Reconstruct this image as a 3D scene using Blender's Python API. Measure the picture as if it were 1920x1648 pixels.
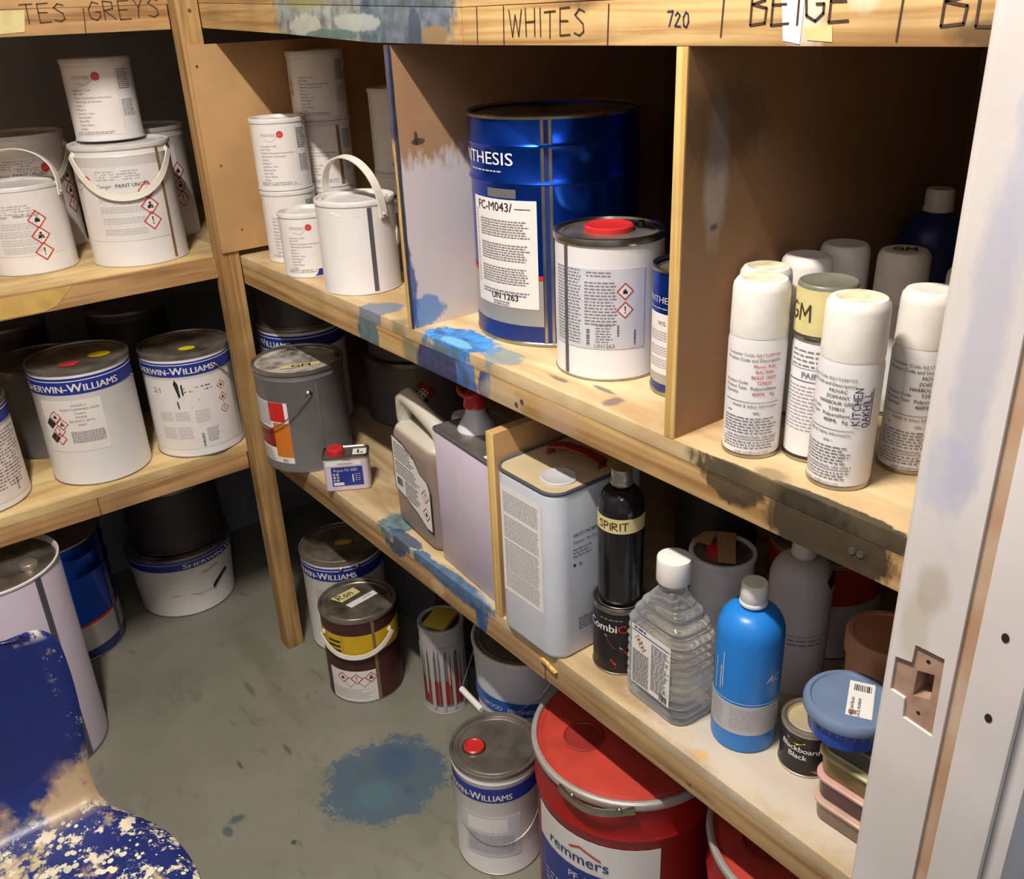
import bpy, bmesh, math, random
from mathutils import Vector, Matrix
random.seed(7)
SC = bpy.context.scene
for o in list(bpy.data.objects): bpy.data.objects.remove(o)
COL = SC.collection
PI = math.pi
def R(d): return math.radians(d)

# ------------------------------------------------------------------ camera
cam_d = bpy.data.cameras.new('camera'); cam = bpy.data.objects.new('camera', cam_d); COL.objects.link(cam)
cam_d.sensor_fit = 'HORIZONTAL'; cam_d.sensor_width = 36.0; cam_d.lens = 1727.9*36/1920
cam_d.clip_start = 0.02
def basis(pitch, roll, yaw):
    d = Vector((-math.cos(yaw)*math.cos(pitch), math.sin(yaw)*math.cos(pitch), -math.sin(pitch)))
    r = d.cross(Vector((0,0,1))).normalized(); u = r.cross(d)
    c, s = math.cos(roll), math.sin(roll)
    return c*r+s*u, -s*r+c*u, d
_r, _u, _d = basis(0.4373297, -0.0437113, 0.6407798)
M = Matrix((_r, _u, -_d)).transposed().to_4x4(); M.translation = Vector((2.071, -0.782, 1.6))
cam.matrix_world = M
SC.camera = cam
# ------------------------------------------------------------------ view, world, lights
SC.view_settings.view_transform = 'Standard'; SC.view_settings.look = 'None'
SC.view_settings.gamma = 1.0; SC.view_settings.use_curve_mapping = False
SC.view_settings.exposure = -0.42
W = bpy.data.worlds.new('world'); SC.world = W; W.use_nodes = True
W.node_tree.nodes['Background'].inputs[0].default_value = (0.80, 0.86, 1.0, 1)
W.node_tree.nodes['Background'].inputs[1].default_value = 0.40
def area(name, loc, target, sx, sy, power, color):
    l = bpy.data.lights.new(name, 'AREA'); l.shape = 'RECTANGLE'; l.size = sx; l.size_y = sy
    l.energy = power; l.color = color
    o = bpy.data.objects.new(name, l); COL.objects.link(o); o.location = loc
    if target: o.rotation_euler = (Vector(target)-Vector(loc)).to_track_quat('-Z', 'Y').to_euler()
    return o
# store room tube under the ceiling, running along the right-hand rack
TUBE = area('tube_lamp', (1.33, -0.86, 2.80), None, 0.54, 0.05, 88, (1.0, 0.935, 0.86))
# unseen cool fill added outside the doorway, mainly for the door jamb
DOOR_FILL = area('doorway_fill', (2.75, -1.35, 2.5), (1.6, 0.0, 0.9), 0.6, 0.6, 8, (0.88, 0.90, 1.0))

# ------------------------------------------------------------------ materials
def lin(c): return tuple(((v/255)/12.92 if v/255 <= .04045 else ((v/255+.055)/1.055)**2.4) for v in c)+(1.0,)
def newmat(name):
    m = bpy.data.materials.new(name); m.use_nodes = True
    nt = m.node_tree; b = nt.nodes['Principled BSDF']
    return m, nt, b
def mat(name, c, rough=.5, metal=0.0, noise=0.0, nscale=20, dirt=None, bump=0.0, spec=.5, coat=0.0):
    """plain surface with faint procedural mottling / grime"""
    m, nt, b = newmat(name)
    b.inputs['Roughness'].default_value = rough; b.inputs['Metallic'].default_value = metal
    b.inputs['Specular IOR Level'].default_value = spec; b.inputs['Coat Weight'].default_value = coat
    N = nt.nodes; L = nt.links
    tc = N.new('ShaderNodeTexCoord')
    nz = N.new('ShaderNodeTexNoise'); nz.inputs['Scale'].default_value = nscale; nz.inputs['Detail'].default_value = 5
    L.new(tc.outputs['Object'], nz.inputs['Vector'])
    cr = N.new('ShaderNodeValToRGB')
    base = Vector(lin(c)[:3]); lo = base*(1-noise); hi = base*(1+noise*.5)
    if dirt: lo = Vector(lin(dirt)[:3])
    cr.color_ramp.elements[0].position = .34; cr.color_ramp.elements[0].color = (*lo, 1)
    cr.color_ramp.elements[1].position = .62; cr.color_ramp.elements[1].color = (*[min(1, v) for v in hi], 1)
    L.new(nz.outputs['Fac'], cr.inputs['Fac']); L.new(cr.outputs['Color'], b.inputs['Base Color'])
    if bump:
        bp = N.new('ShaderNodeBump'); bp.inputs['Strength'].default_value = bump; bp.inputs['Distance'].default_value = .002
        L.new(nz.outputs['Fac'], bp.inputs['Height']); L.new(bp.outputs['Normal'], b.inputs['Normal'])
    return m
def blotches(nt, color, blots, coord):
    """blots: (centre, radii, sRGB colour, strength, edge noise)"""
    N = nt.nodes; L = nt.links
    for i, (c, rad, col, st, am) in enumerate(blots):
        nz = N.new('ShaderNodeTexNoise'); nz.inputs['Scale'].default_value = 22 if max(rad) < .3 else 9; nz.inputs['Detail'].default_value = 6; nz.inputs['Roughness'].default_value = .62
        L.new(coord, nz.inputs['Vector'])
        s = N.new('ShaderNodeVectorMath'); s.operation = 'SUBTRACT'; L.new(coord, s.inputs[0]); s.inputs[1].default_value = c
        d = N.new('ShaderNodeVectorMath'); d.operation = 'DIVIDE'; L.new(s.outputs[0], d.inputs[0]); d.inputs[1].default_value = rad
        ln = N.new('ShaderNodeVectorMath'); ln.operation = 'LENGTH'; L.new(d.outputs[0], ln.inputs[0])
        ma = N.new('ShaderNodeMath'); ma.operation = 'MULTIPLY_ADD'; L.new(nz.outputs['Fac'], ma.inputs[0]); ma.inputs[1].default_value = am
        L.new(ln.outputs['Value'], ma.inputs[2])
        mf = N.new('ShaderNodeMapping'); mf.inputs['Scale'].default_value = (120, 120, 45); L.new(coord, mf.inputs['Vector'])
        nf = N.new('ShaderNodeTexNoise'); nf.inputs['Scale'].default_value = 1; nf.inputs['Detail'].default_value = 3; L.new(mf.outputs[0], nf.inputs['Vector'])
        m3 = N.new('ShaderNodeMath'); m3.operation = 'MULTIPLY_ADD'; L.new(nf.outputs['Fac'], m3.inputs[0]); m3.inputs[1].default_value = .45; L.new(ma.outputs[0], m3.inputs[2])
        mr = N.new('ShaderNodeMapRange'); o5 = am*.5+.22
        mr.inputs['From Min'].default_value = 1.0+o5; mr.inputs['From Max'].default_value = (.84 if st >= .75 else .55)+o5
        mr.inputs['To Min'].default_value = 0; mr.inputs['To Max'].default_value = st
        L.new(m3.outputs[0], mr.inputs['Value'])
        mx = N.new('ShaderNodeMix'); mx.data_type = 'RGBA'
        L.new(mr.outputs[0], mx.inputs['Factor']); L.new(color, mx.inputs['A']); mx.inputs['B'].default_value = lin(col)
        if st >= .86:
            n2 = N.new('ShaderNodeTexNoise'); n2.inputs['Scale'].default_value = 45; L.new(coord, n2.inputs['Vector'])
            hv = N.new('ShaderNodeHueSaturation'); hv.inputs['Color'].default_value = lin(col)
            m2 = N.new('ShaderNodeMapRange'); m2.inputs['To Min'].default_value = .55; m2.inputs['To Max'].default_value = 1.45
            m2.inputs['From Min'].default_value = .3; m2.inputs['From Max'].default_value = .7
            L.new(n2.outputs['Fac'], m2.inputs['Value']); L.new(m2.outputs[0], hv.inputs['Value']); L.new(hv.outputs[0], mx.inputs['B'])
        color = mx.outputs['Result']
    return color
def wood(name, axis, light=(208,168,108), dark=(158,112,60), blots=(), rough=.65, grain=60, streak=2.2):
    m, nt, b = newmat(name); N = nt.nodes; L = nt.links
    tc = N.new('ShaderNodeTexCoord'); mp = N.new('ShaderNodeMapping')
    sc = [grain]*3; sc['xyz'.index(axis)] = streak; mp.inputs['Scale'].default_value = sc
    L.new(tc.outputs['Object'], mp.inputs['Vector'])
    n1 = N.new('ShaderNodeTexNoise'); n1.inputs['Scale'].default_value = 1; n1.inputs['Detail'].default_value = 6; n1.inputs['Distortion'].default_value = .6
    L.new(mp.outputs[0], n1.inputs['Vector'])
    cr = N.new('ShaderNodeValToRGB'); e = cr.color_ramp.elements
    e[0].position = .36; e[0].color = lin(dark); e[1].position = .60; e[1].color = lin(light)
    L.new(n1.outputs['Fac'], cr.inputs['Fac'])
    n2 = N.new('ShaderNodeTexNoise'); n2.inputs['Scale'].default_value = 7; n2.inputs['Detail'].default_value = 4
    L.new(tc.outputs['Object'], n2.inputs['Vector'])
    mr = N.new('ShaderNodeMapRange'); mr.inputs['From Min'].default_value = .45; mr.inputs['From Max'].default_value = .75; mr.inputs['To Max'].default_value = .45
    L.new(n2.outputs['Fac'], mr.inputs['Value'])
    mx = N.new('ShaderNodeMix'); mx.data_type = 'RGBA'; mx.inputs['B'].default_value = lin(tuple(v*.72 for v in dark))
    L.new(mr.outputs[0], mx.inputs['Factor']); L.new(cr.outputs['Color'], mx.inputs['A'])
    col = blotches(nt, mx.outputs['Result'], blots, tc.outputs['Object'])
    L.new(col, b.inputs['Base Color']); b.inputs['Roughness'].default_value = rough
    bp = N.new('ShaderNodeBump'); bp.inputs['Strength'].default_value = .25; bp.inputs['Distance'].default_value = .0015
    L.new(n1.outputs['Fac'], bp.inputs['Height']); L.new(bp.outputs['Normal'], b.inputs['Normal'])
    return m
def clear_plastic(name, c, thin=False):
    """thin clear walls: see-through with bright glancing highlights"""
    m, nt, b = newmat(name); N = nt.nodes; L = nt.links
    b.inputs['Base Color'].default_value = lin(c); b.inputs['Roughness'].default_value = .06; b.inputs['Specular IOR Level'].default_value = .8
    gl = N.new('ShaderNodeBsdfGlass'); gl.inputs['Color'].default_value = (.98,.99,1,1); gl.inputs['IOR'].default_value = 1.24; gl.inputs['Roughness'].default_value = .025
    lw = N.new('ShaderNodeLayerWeight'); lw.inputs['Blend'].default_value = .30
    mr = N.new('ShaderNodeMapRange'); mr.inputs['To Min'].default_value = .08; mr.inputs['To Max'].default_value = .6; L.new(lw.outputs['Facing'], mr.inputs['Value'])
    mx = N.new('ShaderNodeMixShader'); L.new(mr.outputs[0], mx.inputs[0]); L.new(gl.outputs[0], mx.inputs[1]); L.new(b.outputs[0], mx.inputs[2])
    L.new(mx.outputs[0], N['Material Output'].inputs['Surface'])
    return m
BLUE_P = (38,96,168)
MT = {}
MT['white'] = mat('white_enamel', (226,222,220), .32, 0, .05, 9, spec=.4)
MT['white2'] = mat('white_enamel_scuffed', (216,212,210), .42, 0, .12, 24)
MT['paper'] = mat('label_paper', (232,226,222), .6, 0, .03, 30)
MT['paper_grey'] = mat('label_paper_translucent', (205,205,212), .5, 0, .05, 30)
MT['ink'] = mat('black_ink', (38,36,38), .6)
MT['grey_ink'] = mat('grey_print', (128,124,126), .6)
MT['pale_ink'] = mat('pale_print', (176,172,174), .6)
MT['red_ink'] = mat('red_ink', (196,52,48), .5)
MT['brown_ink'] = mat('brown_print', (150,112,104), .6)
MT['logo_red'] = mat('logo_red', (206,62,66), .45)
MT['logo_tan'] = mat('logo_tan', (198,150,140), .5)
MT['navy_ink'] = mat('navy_print', (34,52,120), .5)
MT['marker'] = mat('marker_ink', (74,52,38), .6, 0, .2, 80)
MT['purple_marker'] = mat('purple_marker', (58,48,86), .6)
MT['tinplate'] = mat('tinplate', (176,170,158), .28, 1.0, .18, 30)
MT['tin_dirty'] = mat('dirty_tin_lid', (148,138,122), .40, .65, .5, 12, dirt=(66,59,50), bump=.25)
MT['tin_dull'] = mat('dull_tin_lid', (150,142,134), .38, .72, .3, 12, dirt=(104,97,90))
MT['tin_splash'] = mat('paint_splashed_lid', (196,190,180), .5, .25, .5, 22, dirt=(56,50,44), bump=.3)
MT['seam'] = mat('solder_seam', (98,98,108), .4, .3)
MT['seam_brown'] = mat('tan_seam', (140,112,84), .5, .2)
MT['sw_blue'] = mat('band_blue', (34,52,140), .4, 0, .08)
MT['band_blue2'] = mat('band_bright_blue', (30,84,168), .4)
MT['syn_blue'] = mat('drum_metallic_blue', (18,72,190), .24, .86, .05)
MT['syn_navy'] = mat('drum_navy', (40,54,120), .35, .2)
MT['syn_silver'] = mat('drum_silver', (186,184,180), .36, .5, .06)
MT['strap'] = mat('white_plastic_strap', (236,230,216), .38, 0, .04)
MT['wire'] = mat('steel_wire', (190,188,184), .3, 1)
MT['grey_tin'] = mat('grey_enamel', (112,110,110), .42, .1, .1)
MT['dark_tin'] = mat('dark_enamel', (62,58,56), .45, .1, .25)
MT['brown_tin'] = mat('brown_enamel', (70,34,30), .38, 0, .15)
MT['yellow'] = mat('yellow_print', (214,172,30), .45, 0, .08)
MT['sticker_y'] = mat('yellow_sticker', (228,204,34), .5, 0, .08)
MT['orange'] = mat('orange_print', (206,118,36), .45)
MT['red_print'] = mat('red_print', (200,36,30), .42)
MT['darkred'] = mat('dark_red_print', (138,30,30), .42)
MT['red_lid'] = mat('red_plastic', (196,60,48), .42, 0, .08, 14)
MT['red_drum'] = mat('red_drum_paint', (158,24,22), .42, 0, .06)
MT['red_dust'] = mat('red_lid_paint', (192,64,50), .55, 0, .22, 12)
MT['red_plug'] = mat('dull_red_plug', (150,46,40), .5, 0, .15, 30)
MT['red_cap'] = mat('red_cap_plastic', (196,44,44), .32)
MT['grey_plastic'] = mat('grey_plastic', (186,184,188), .4)
MT['steel_ring'] = mat('grey_clamp_ring', (196,188,180), .35, .4, .1)
MT['lilac'] = mat('lilac_enamel', (204,192,208), .36, 0, .03)
MT['bluewhite'] = mat('blue_white_plastic', (206,210,220), .38, 0, .04)
MT['cream_tin'] = mat('cream_tin_top', (206,188,150), .45, .2, .1)
MT['tape'] = mat('masking_tape', (214,200,140), .65, 0, .1, 40)
MT['tape_old'] = mat('old_masking_tape', (206,168,92), .65, 0, .15, 30)
MT['cap_white'] = mat('white_cap', (238,232,222), .4, 0, .04, 60)
MT['cap_dusty'] = mat('dusty_white_cap', (238,233,224), .5, 0, .06, 40, dirt=(230,225,212))
MT['cap_top'] = mat('dusty_cap_top', (226,218,190), .6, 0, .2, 60, dirt=(196,186,150))
MT['cap_grey'] = mat('grey_spray_cap', (116,114,98), .4, 0, .25, 18)
MT['blue_bottle'] = mat('blue_bottle_plastic', (36,128,214), .35)
MT['black_bottle'] = mat('black_bottle_glass', (26,24,26), .14, 0, .1, spec=.6)
MT['black_label'] = mat('black_label', (30,28,30), .35)
MT['foil'] = mat('silver_foil', (190,182,170), .35, .8)
MT['white_hdpe'] = mat('white_bottle_plastic', (214,206,204), .45)
MT['peach'] = mat('peach_plastic', (206,150,116), .45, 0, .1)
MT['tan_tape'] = mat('parcel_tape', (186,142,106), .45)
MT['straw_white'] = mat('white_grip_plastic', (236,232,220), .35)
MT['dripw'] = mat('white_paint_drip', (178,174,172), .45)
MT['chair_metal'] = mat('painted_steel_tube', (52,52,54), .4, .8, .2)
MT['screw'] = mat('screw_steel', (150,140,124), .35, .9)
MT['hole'] = mat('dark_hole', (30,26,22), .9)
MT['bare_wood'] = mat('bare_softwood', (186,142,106), .7, 0, .2, 60)
MT['yellow_sponge'] = mat('yellow_card', (190,166,60), .6, 0, .1)
MT['mdf'] = None
# woods of the racks; blotches are dried paint on the boards (object space = world)
B_blots = [((.585,-.01,1.06),(.040,.05,.07),(70,104,112),.9,1.5), ((.82,0,1.055),(.075,.05,.07),(36,52,98),.95,.7),
           ((.735,0,1.06),(.03,.05,.06),(96,110,88),.7,.8), ((.905,0,1.05),(.032,.03,.06),(44,96,158),.9,1.5), ((.955,0,1.06),(.02,.03,.03),(40,70,130),.9,1.6),
           ((1.14,0,1.06),(.06,.02,.03),(188,158,136),.5,.8), ((1.0,0,1.055),(.07,.02,.03),(206,186,160),.5,.9),
           ((1.59,0,1.066),(.085,.05,.05),(46,40,28),.93,.5), ((1.455,0,1.085),(.05,.03,.035),(54,45,30),.9,.7), ((1.545,0,1.06),(.05,.03,.03),(62,52,34),.7,.9), ((1.50,0,1.095),(.12,.03,.014),(62,52,34),.72,.7)]
Bs_blots = [((.855,.028,1.1),(.10,.045,.05),(44,132,206),.95,1.3), ((.80,.024,1.1),(.02,.010,.05),(64,70,130),.7,.8), ((.86,.015,1.1),(.05,.012,.05),(120,184,214),.8,1.4),
            ((.97,.03,1.1),(.045,.03,.05),(120,140,150),.75,1.4), ((.60,.015,1.1),(.045,.05,.05),(96,122,152),.8,1.3), ((1.10,.03,1.1),(.03,.006,.05),(90,80,84),.74,1.8), ((1.18,.05,1.1),(.03,.006,.05),(80,70,78),.74,1.8), ((1.22,.03,1.1),(.012,.02,.05),(96,86,96),.7,1.8),
            ((.83,-.01,1.09),(.12,.012,.03),(104,116,92),.8,.6),((.70,-.01,1.1),(.03,.04,.05),(104,116,92),.6,.6),
            ((1.59,0.0,1.1),(.095,.014,.06),(50,43,30),.92,.6), ((1.50,-.004,1.09),(.13,.009,.06),(54,45,30),.9,.5), ((1.50,0.012,1.1),(.03,.02,.06),(110,96,66),.6,.8)]
MT['woodB'] = wood('rail_wood_painted', 'x', (206,170,114), (156,116,68), B_blots)
MT['woodBs'] = wood('shelf_ply_painted', 'x', (218,194,150), (190,156,110), Bs_blots, grain=18, streak=4)
C_blots = [((.60,-.005,.61),(.05,.05,.035),(44,62,92),.9,1.3), ((.84,-.002,.605),(.11,.03,.018),(40,78,120),.9,1.4), ((.76,0,.575),(.03,.03,.02),(196,170,130),.7,1.4),
           ((.905,0,.585),(.02,.02,.04),(30,76,128),.95,.4), ((1.0,0,.58),(.10,.02,.03),(150,118,88),.5,.8)]
Cs_blots = [((.565,.035,.62),(.05,.05,.05),(84,116,122),.9,1.2), ((.62,.012,.62),(.06,.02,.05),(50,78,104),.9,1.2), ((.80,.0,.62),(.15,.018,.05),(56,100,140),.9,1.4),
            ((.93,.02,.62),(.06,.02,.05),(190,182,172),.6,.9), ((1.5,.07,.62),(.28,.09,.05),(208,200,190),.6,.9), ((1.42,.015,.62),(.018,.012,.03),(214,160,84),.6,.9)]
MT['woodC'] = wood('lower_rail_wood', 'x', (184,150,104), (134,100,62), C_blots)
MT['woodCs'] = wood('lower_shelf_ply', 'x', (206,182,142), (170,140,98), Cs_blots, grain=18, streak=4)
T_blots = [((.56,0,1.60),(.21,.06,.075),(132,140,136),.95,1.1), ((.50,0,1.625),(.10,.05,.016),(158,150,92),.7,1.0), ((.80,0,1.605),(.15,.06,.09),(92,106,118),.95,1.0), ((.48,0,1.585),(.06,.05,.02),(188,186,172),.75,1.6), ((.66,0,1.59),(.08,.05,.014),(176,180,174),.75,1.6), ((.56,0,1.572),(.10,.05,.010),(84,112,108),.8,1.6),
           ((.88,0,1.568),(.04,.03,.016),(150,120,78),.8,1.5), ((.83,0,1.575),(.02,.03,.03),(60,72,86),.8,1.6),
           ((1.19,0,1.62),(.05,.03,.03),(70,54,38),.55,.6), ((1.68,0,1.567),(.05,.03,.016),(76,58,38),.7,.7), ((1.50,0,1.60),(.028,.03,.06),(230,220,202),.72,.9), ((1.56,0,1.60),(.02,.03,.02),(226,216,198),.5,1.2)]
MT['woodT'] = wood('top_rail_wood', 'x', (214,178,120), (162,120,70), T_blots)
MT['woodL'] = wood('left_rail_wood', 'y', (200,158,108), (152,110,66))
MT['woodLs'] = wood('left_shelf_ply', 'y', (228,202,146), (196,160,104), grain=18, streak=4)
MT['woodP'] = wood('post_wood', 'z', (190,152,98), (146,108,62), [((-.02,-.03,.95),(.04,.04,.05),(140,100,50),.5,.6)])
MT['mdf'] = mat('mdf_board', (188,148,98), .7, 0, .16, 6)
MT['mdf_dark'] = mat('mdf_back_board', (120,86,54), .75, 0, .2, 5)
def mdf_panel(name, base, blots):
    m, nt, b = newmat(name); N = nt.nodes; L = nt.links
    tc = N.new('ShaderNodeTexCoord'); nz = N.new('ShaderNodeTexNoise'); nz.inputs['Scale'].default_value = 6; nz.inputs['Detail'].default_value = 5
    L.new(tc.outputs['Object'], nz.inputs['Vector']); cr = N.new('ShaderNodeValToRGB')
    cr.color_ramp.elements[0].position = .3; cr.color_ramp.elements[0].color = lin(tuple(v*.88 for v in base)); cr.color_ramp.elements[1].position = .7; cr.color_ramp.elements[1].color = lin(base)
    L.new(nz.outputs['Fac'], cr.inputs['Fac'])
    L.new(blotches(nt, cr.outputs['Color'], blots, tc.outputs['Object']), b.inputs['Base Color']); b.inputs['Roughness'].default_value = .7
    return m
MT['div1'] = mdf_panel('mdf_divider_oversprayed', (184,142,102), [((.75,.10,1.235),(.05,.40,.165),(214,205,204),.855,.5), ((.75,.02,1.13),(.05,.05,.03),(70,130,190),.8,.9), ((.75,-.012,1.17),(.05,.028,.12),(36,70,140),.85,.7),
                    ((.743,.0,1.36),(.03,.005,.30),(30,44,74),.9,.3), ((.75,.040,1.412),(.05,.014,.005),(50,38,34),.8,1.2), ((.75,.036,1.418),(.05,.004,.011),(50,38,34),.8,1.0)])
MT['div2'] = mdf_panel('mdf_divider_sprayed', (160,120,82), [((1.36,.055,1.42),(.05,.025,.10),(188,180,172),.6,.4), ((1.36,.06,1.47),(.05,.09,.06),(88,64,40),.7,.5), ((1.36,.055,1.36),(.05,.010,.006),(60,50,34),.7,.6)])
MT['ply_edge'] = wood('ply_edge', 'z', (228,196,128), (200,158,88), grain=160)
MT['ply_edge1'] = wood('ply_edge_blue_stained', 'z', (222,190,124), (196,150,86), [((.742,0,1.50),(.03,.05,.10),(44,62,92),.9,.6), ((.7535,0,1.33),(.0075,.05,.36),(28,38,62),.95,.35), ((.738,0,1.35),(.004,.03,.06),(50,70,104),.7,.7)], grain=160)
MT['floor'] = None

# ------------------------------------------------------------------ mesh builder
class MB:
    def __init__(s): s.v = []; s.f = []; s.mi = []
    def add(s, vs, fs, mi=0):
        n = len(s.v); s.v += [tuple(p) for p in vs]; s.f += [tuple(n+i for i in f) for f in fs]; s.mi += [mi]*len(fs); return s
    def box(s, a, b, mi=0):
        x0,y0,z0 = a; x1,y1,z1 = b
        return s.add([(x0,y0,z0),(x1,y0,z0),(x1,y1,z0),(x0,y1,z0),(x0,y0,z1),(x1,y0,z1),(x1,y1,z1),(x0,y1,z1)],
                     [(0,3,2,1),(4,5,6,7),(0,1,5,4),(1,2,6,5),(2,3,7,6),(3,0,4,7)], mi)
    def prism(s, poly, ax, a, b, mi=0):
        """extrude a 2D polygon along axis ax ('x','y','z') between a and b"""
        def P(p, t): return {'x':(t,p[0],p[1]),'y':(p[0],t,p[1]),'z':(p[0],p[1],t)}[ax]
        n = len(poly); vs = [P(p,a) for p in poly]+[P(p,b) for p in poly]
        fs = [tuple(range(n))[::-1], tuple(range(n,2*n))]+[(i,(i+1)%n,n+(i+1)%n,n+i) for i in range(n)]
        return s.add(vs, fs, mi)
    def lathe(s, prof, seg=40, c=(0,0), mi=0, sx=1, sy=1):
        n = len(prof); vs = []
        for (r, z) in prof:
            for k in range(seg):
                a = 2*PI*k/seg; vs.append((c[0]+r*math.cos(a)*sx, c[1]+r*math.sin(a)*sy, z))
        fs = []
        for i in range(n-1):
            for k in range(seg):
                k2 = (k+1)%seg; fs.append((i*seg+k, i*seg+k2, (i+1)*seg+k2, (i+1)*seg+k))
        if prof[0][0] > 1e-5 and prof[0][1] < .001 and n > 5: fs.append(tuple(range(seg))[::-1])
        return s.add(vs, fs, mi)
    def loft(s, rings, mi=0, cap=True):
        n = len(rings[0]); vs = [p for r in rings for p in r]; fs = []
        for i in range(len(rings)-1):
            for k in range(n):
                k2 = (k+1)%n; fs.append((i*n+k, i*n+k2, (i+1)*n+k2, (i+1)*n+k))
        if cap: fs.append(tuple(range(n))[::-1]); fs.append(tuple((len(rings)-1)*n+k for k in range(n)))
        return s.add(vs, fs, mi)
    def tube(s, path, r, seg=8, mi=0, flat=None, up=None):
        """sweep a circle (or a flat strap: flat=(w,t), with 'up' as the thin direction per point)"""
        P = [Vector(p) for p in path]; rings = []
        prev = None
        for i, p in enumerate(P):
            t = (P[min(i+1,len(P)-1)]-P[max(i-1,0)]).normalized()
            if up is not None:
                n = Vector(up[i] if isinstance(up, list) else up); n = (n-t*n.dot(t)).normalized()
            else:
                n = prev if prev is not None else Vector((0,0,1)) if abs(t.z) < .9 else Vector((1,0,0))
                n = (n-t*n.dot(t)).normalized()
            prev = n; b = t.cross(n)
            if flat:
                w, th = flat; rings.append([p+b*(w/2)*a+n*(th/2)*c for a, c in ((-1,-1),(1,-1),(1,1),(-1,1))])
            else:
                rr = r[i] if isinstance(r, (list, tuple)) else r
                rings.append([p+n*rr*math.cos(2*PI*k/seg)+b*rr*math.sin(2*PI*k/seg) for k in range(seg)])
        return s.loft(rings, mi)
    def build(s, name, mats, parent=None, loc=None, smooth=True, bevel=0.0):
        me = bpy.data.meshes.new(name); me.from_pydata(s.v, [], s.f); me.update()
        if not isinstance(mats, (list, tuple)): mats = [mats]
        for m in mats: me.materials.append(MT[m] if isinstance(m, str) else m)
        if len(mats) > 1: me.polygons.foreach_set('material_index', s.mi)
        bm = bmesh.new(); bm.from_mesh(me); bmesh.ops.recalc_face_normals(bm, faces=bm.faces)
        if bevel: bmesh.ops.bevel(bm, geom=[e for e in bm.edges if e.calc_face_angle(0) > .5], offset=bevel, segments=2, affect='EDGES', profile=.7)
        bm.to_mesh(me); bm.free()
        if smooth:
            me.polygons.foreach_set('use_smooth', [True]*len(me.polygons)); me.set_sharp_from_angle(angle=R(38))
        o = bpy.data.objects.new(name, me); COL.objects.link(o)
        if parent: o.parent = parent
        if loc: o.location = loc
        return o
def tag(o, label, cat, group=None, kind=None):
    o['label'] = label; o['category'] = cat
    if group: o['group'] = group
    if kind: o['kind'] = kind
    return o
def thing(name, label, cat, loc, rz=0, group=None):
    o = bpy.data.objects.new(name, None); COL.objects.link(o); o.location = loc; o.rotation_euler = (0,0,rz)
    o.empty_display_size = .03
    return tag(o, label, cat, group)
def struct(name, mb, m, **k):
    o = mb.build(name, m, **k); o['kind'] = 'structure'; return o
def plabel(o, t): o['label'] = t; return o

# ------------------------------------------------------------------ flat print
_tc = {}
def text2(s, size=1.0, bold=0.0, shear=0.0, spacing=1.0, align='C', sx=1.0):
    key = (s, bold, shear, spacing)
    if key not in _tc:
        cu = bpy.data.curves.new('t', 'FONT'); cu.body = s; cu.size = 1; cu.shear = shear; cu.space_character = spacing
        cu.resolution_u = 3
        ob = bpy.data.objects.new('t', cu); COL.objects.link(ob)
        me = bpy.data.meshes.new_from_object(ob.evaluated_get(bpy.context.evaluated_depsgraph_get()))
        vs = [(v.co.x, v.co.y) for v in me.vertices]; fs = [tuple(p.vertices) for p in me.polygons]
        bpy.data.objects.remove(ob); bpy.data.curves.remove(cu); bpy.data.meshes.remove(me)
        if bold > .003:      # heavier strokes: the outline laid down twice, slightly offset
            n = len(vs); vs = [(x-bold, y) for x, y in vs]+[(x+bold, y) for x, y in vs]; fs = fs+[tuple(n+i for i in f) for f in fs]
        _tc[key] = (vs, fs)
    vs, fs = _tc[key]
    if not vs: return [], []
    x0 = min(v[0] for v in vs); x1 = max(v[0] for v in vs)
    o = {'C': (x0+x1)/2, 'L': x0, 'R': x1}[align]
    return [((x-o)*size*sx, y*size) for x, y in vs], fs
def smallcaps(words, size, bold=.012, width=None):
    """caps with bigger initials; words like ['S','HERWIN','-W','ILLIAMS']: odd entries small"""
    V, F = [], []; x = 0
    for i, w in enumerate(words):
        k = size if i % 2 == 0 else size*.80
        vs, fs = text2(w, k, bold, align='L')
        n = len(V); V += [(a+x, b) for a, b in vs]; F += [tuple(n+j for j in f) for f in fs]
        x = max(v[0] for v in V)+size*.05
    w = max(v[0] for v in V); sx = (width/w) if width else 1
    return [((a-w/2)*sx, b) for a, b in V], F
def rect2(u0, v0, u1, v1, nu=1):
    vs, fs = [], []
    for i in range(nu+1):
        u = u0+(u1-u0)*i/nu; vs += [(u, v0), (u, v1)]
    for i in range(nu): fs.append((2*i, 2*i+2, 2*i+3, 2*i+1))
    return vs, fs
def rrect2(u0, v0, u1, v1, r, nu=1):
    pts = []
    for cx, cy, a0 in ((u1-r, v1-r, 0), (u0+r, v1-r, 90), (u0+r, v0+r, 180), (u1-r, v0+r, 270)):
        for k in range(4): a = R(a0+30*k); pts.append((cx+r*math.cos(a), cy+r*math.sin(a)))
    return pts, [tuple(range(16))]
def circ2(c, r, n=20, ry=None):
    return [(c[0]+r*math.cos(2*PI*k/n), c[1]+(ry or r)*math.sin(2*PI*k/n)) for k in range(n)], [tuple(range(n))]
def poly2(pts): return list(pts), [tuple(range(len(pts)))]
def ring2(c, r, w, n=4, a0=0):
    o = [(c[0]+r*math.cos(a0+2*PI*k/n), c[1]+r*math.sin(a0+2*PI*k/n)) for k in range(n)]
    i = [(c[0]+(r-w)*math.cos(a0+2*PI*k/n), c[1]+(r-w)*math.sin(a0+2*PI*k/n)) for k in range(n)]
    return o+i, [(k, (k+1)%n, n+(k+1)%n, n+k) for k in range(n)]
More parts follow.
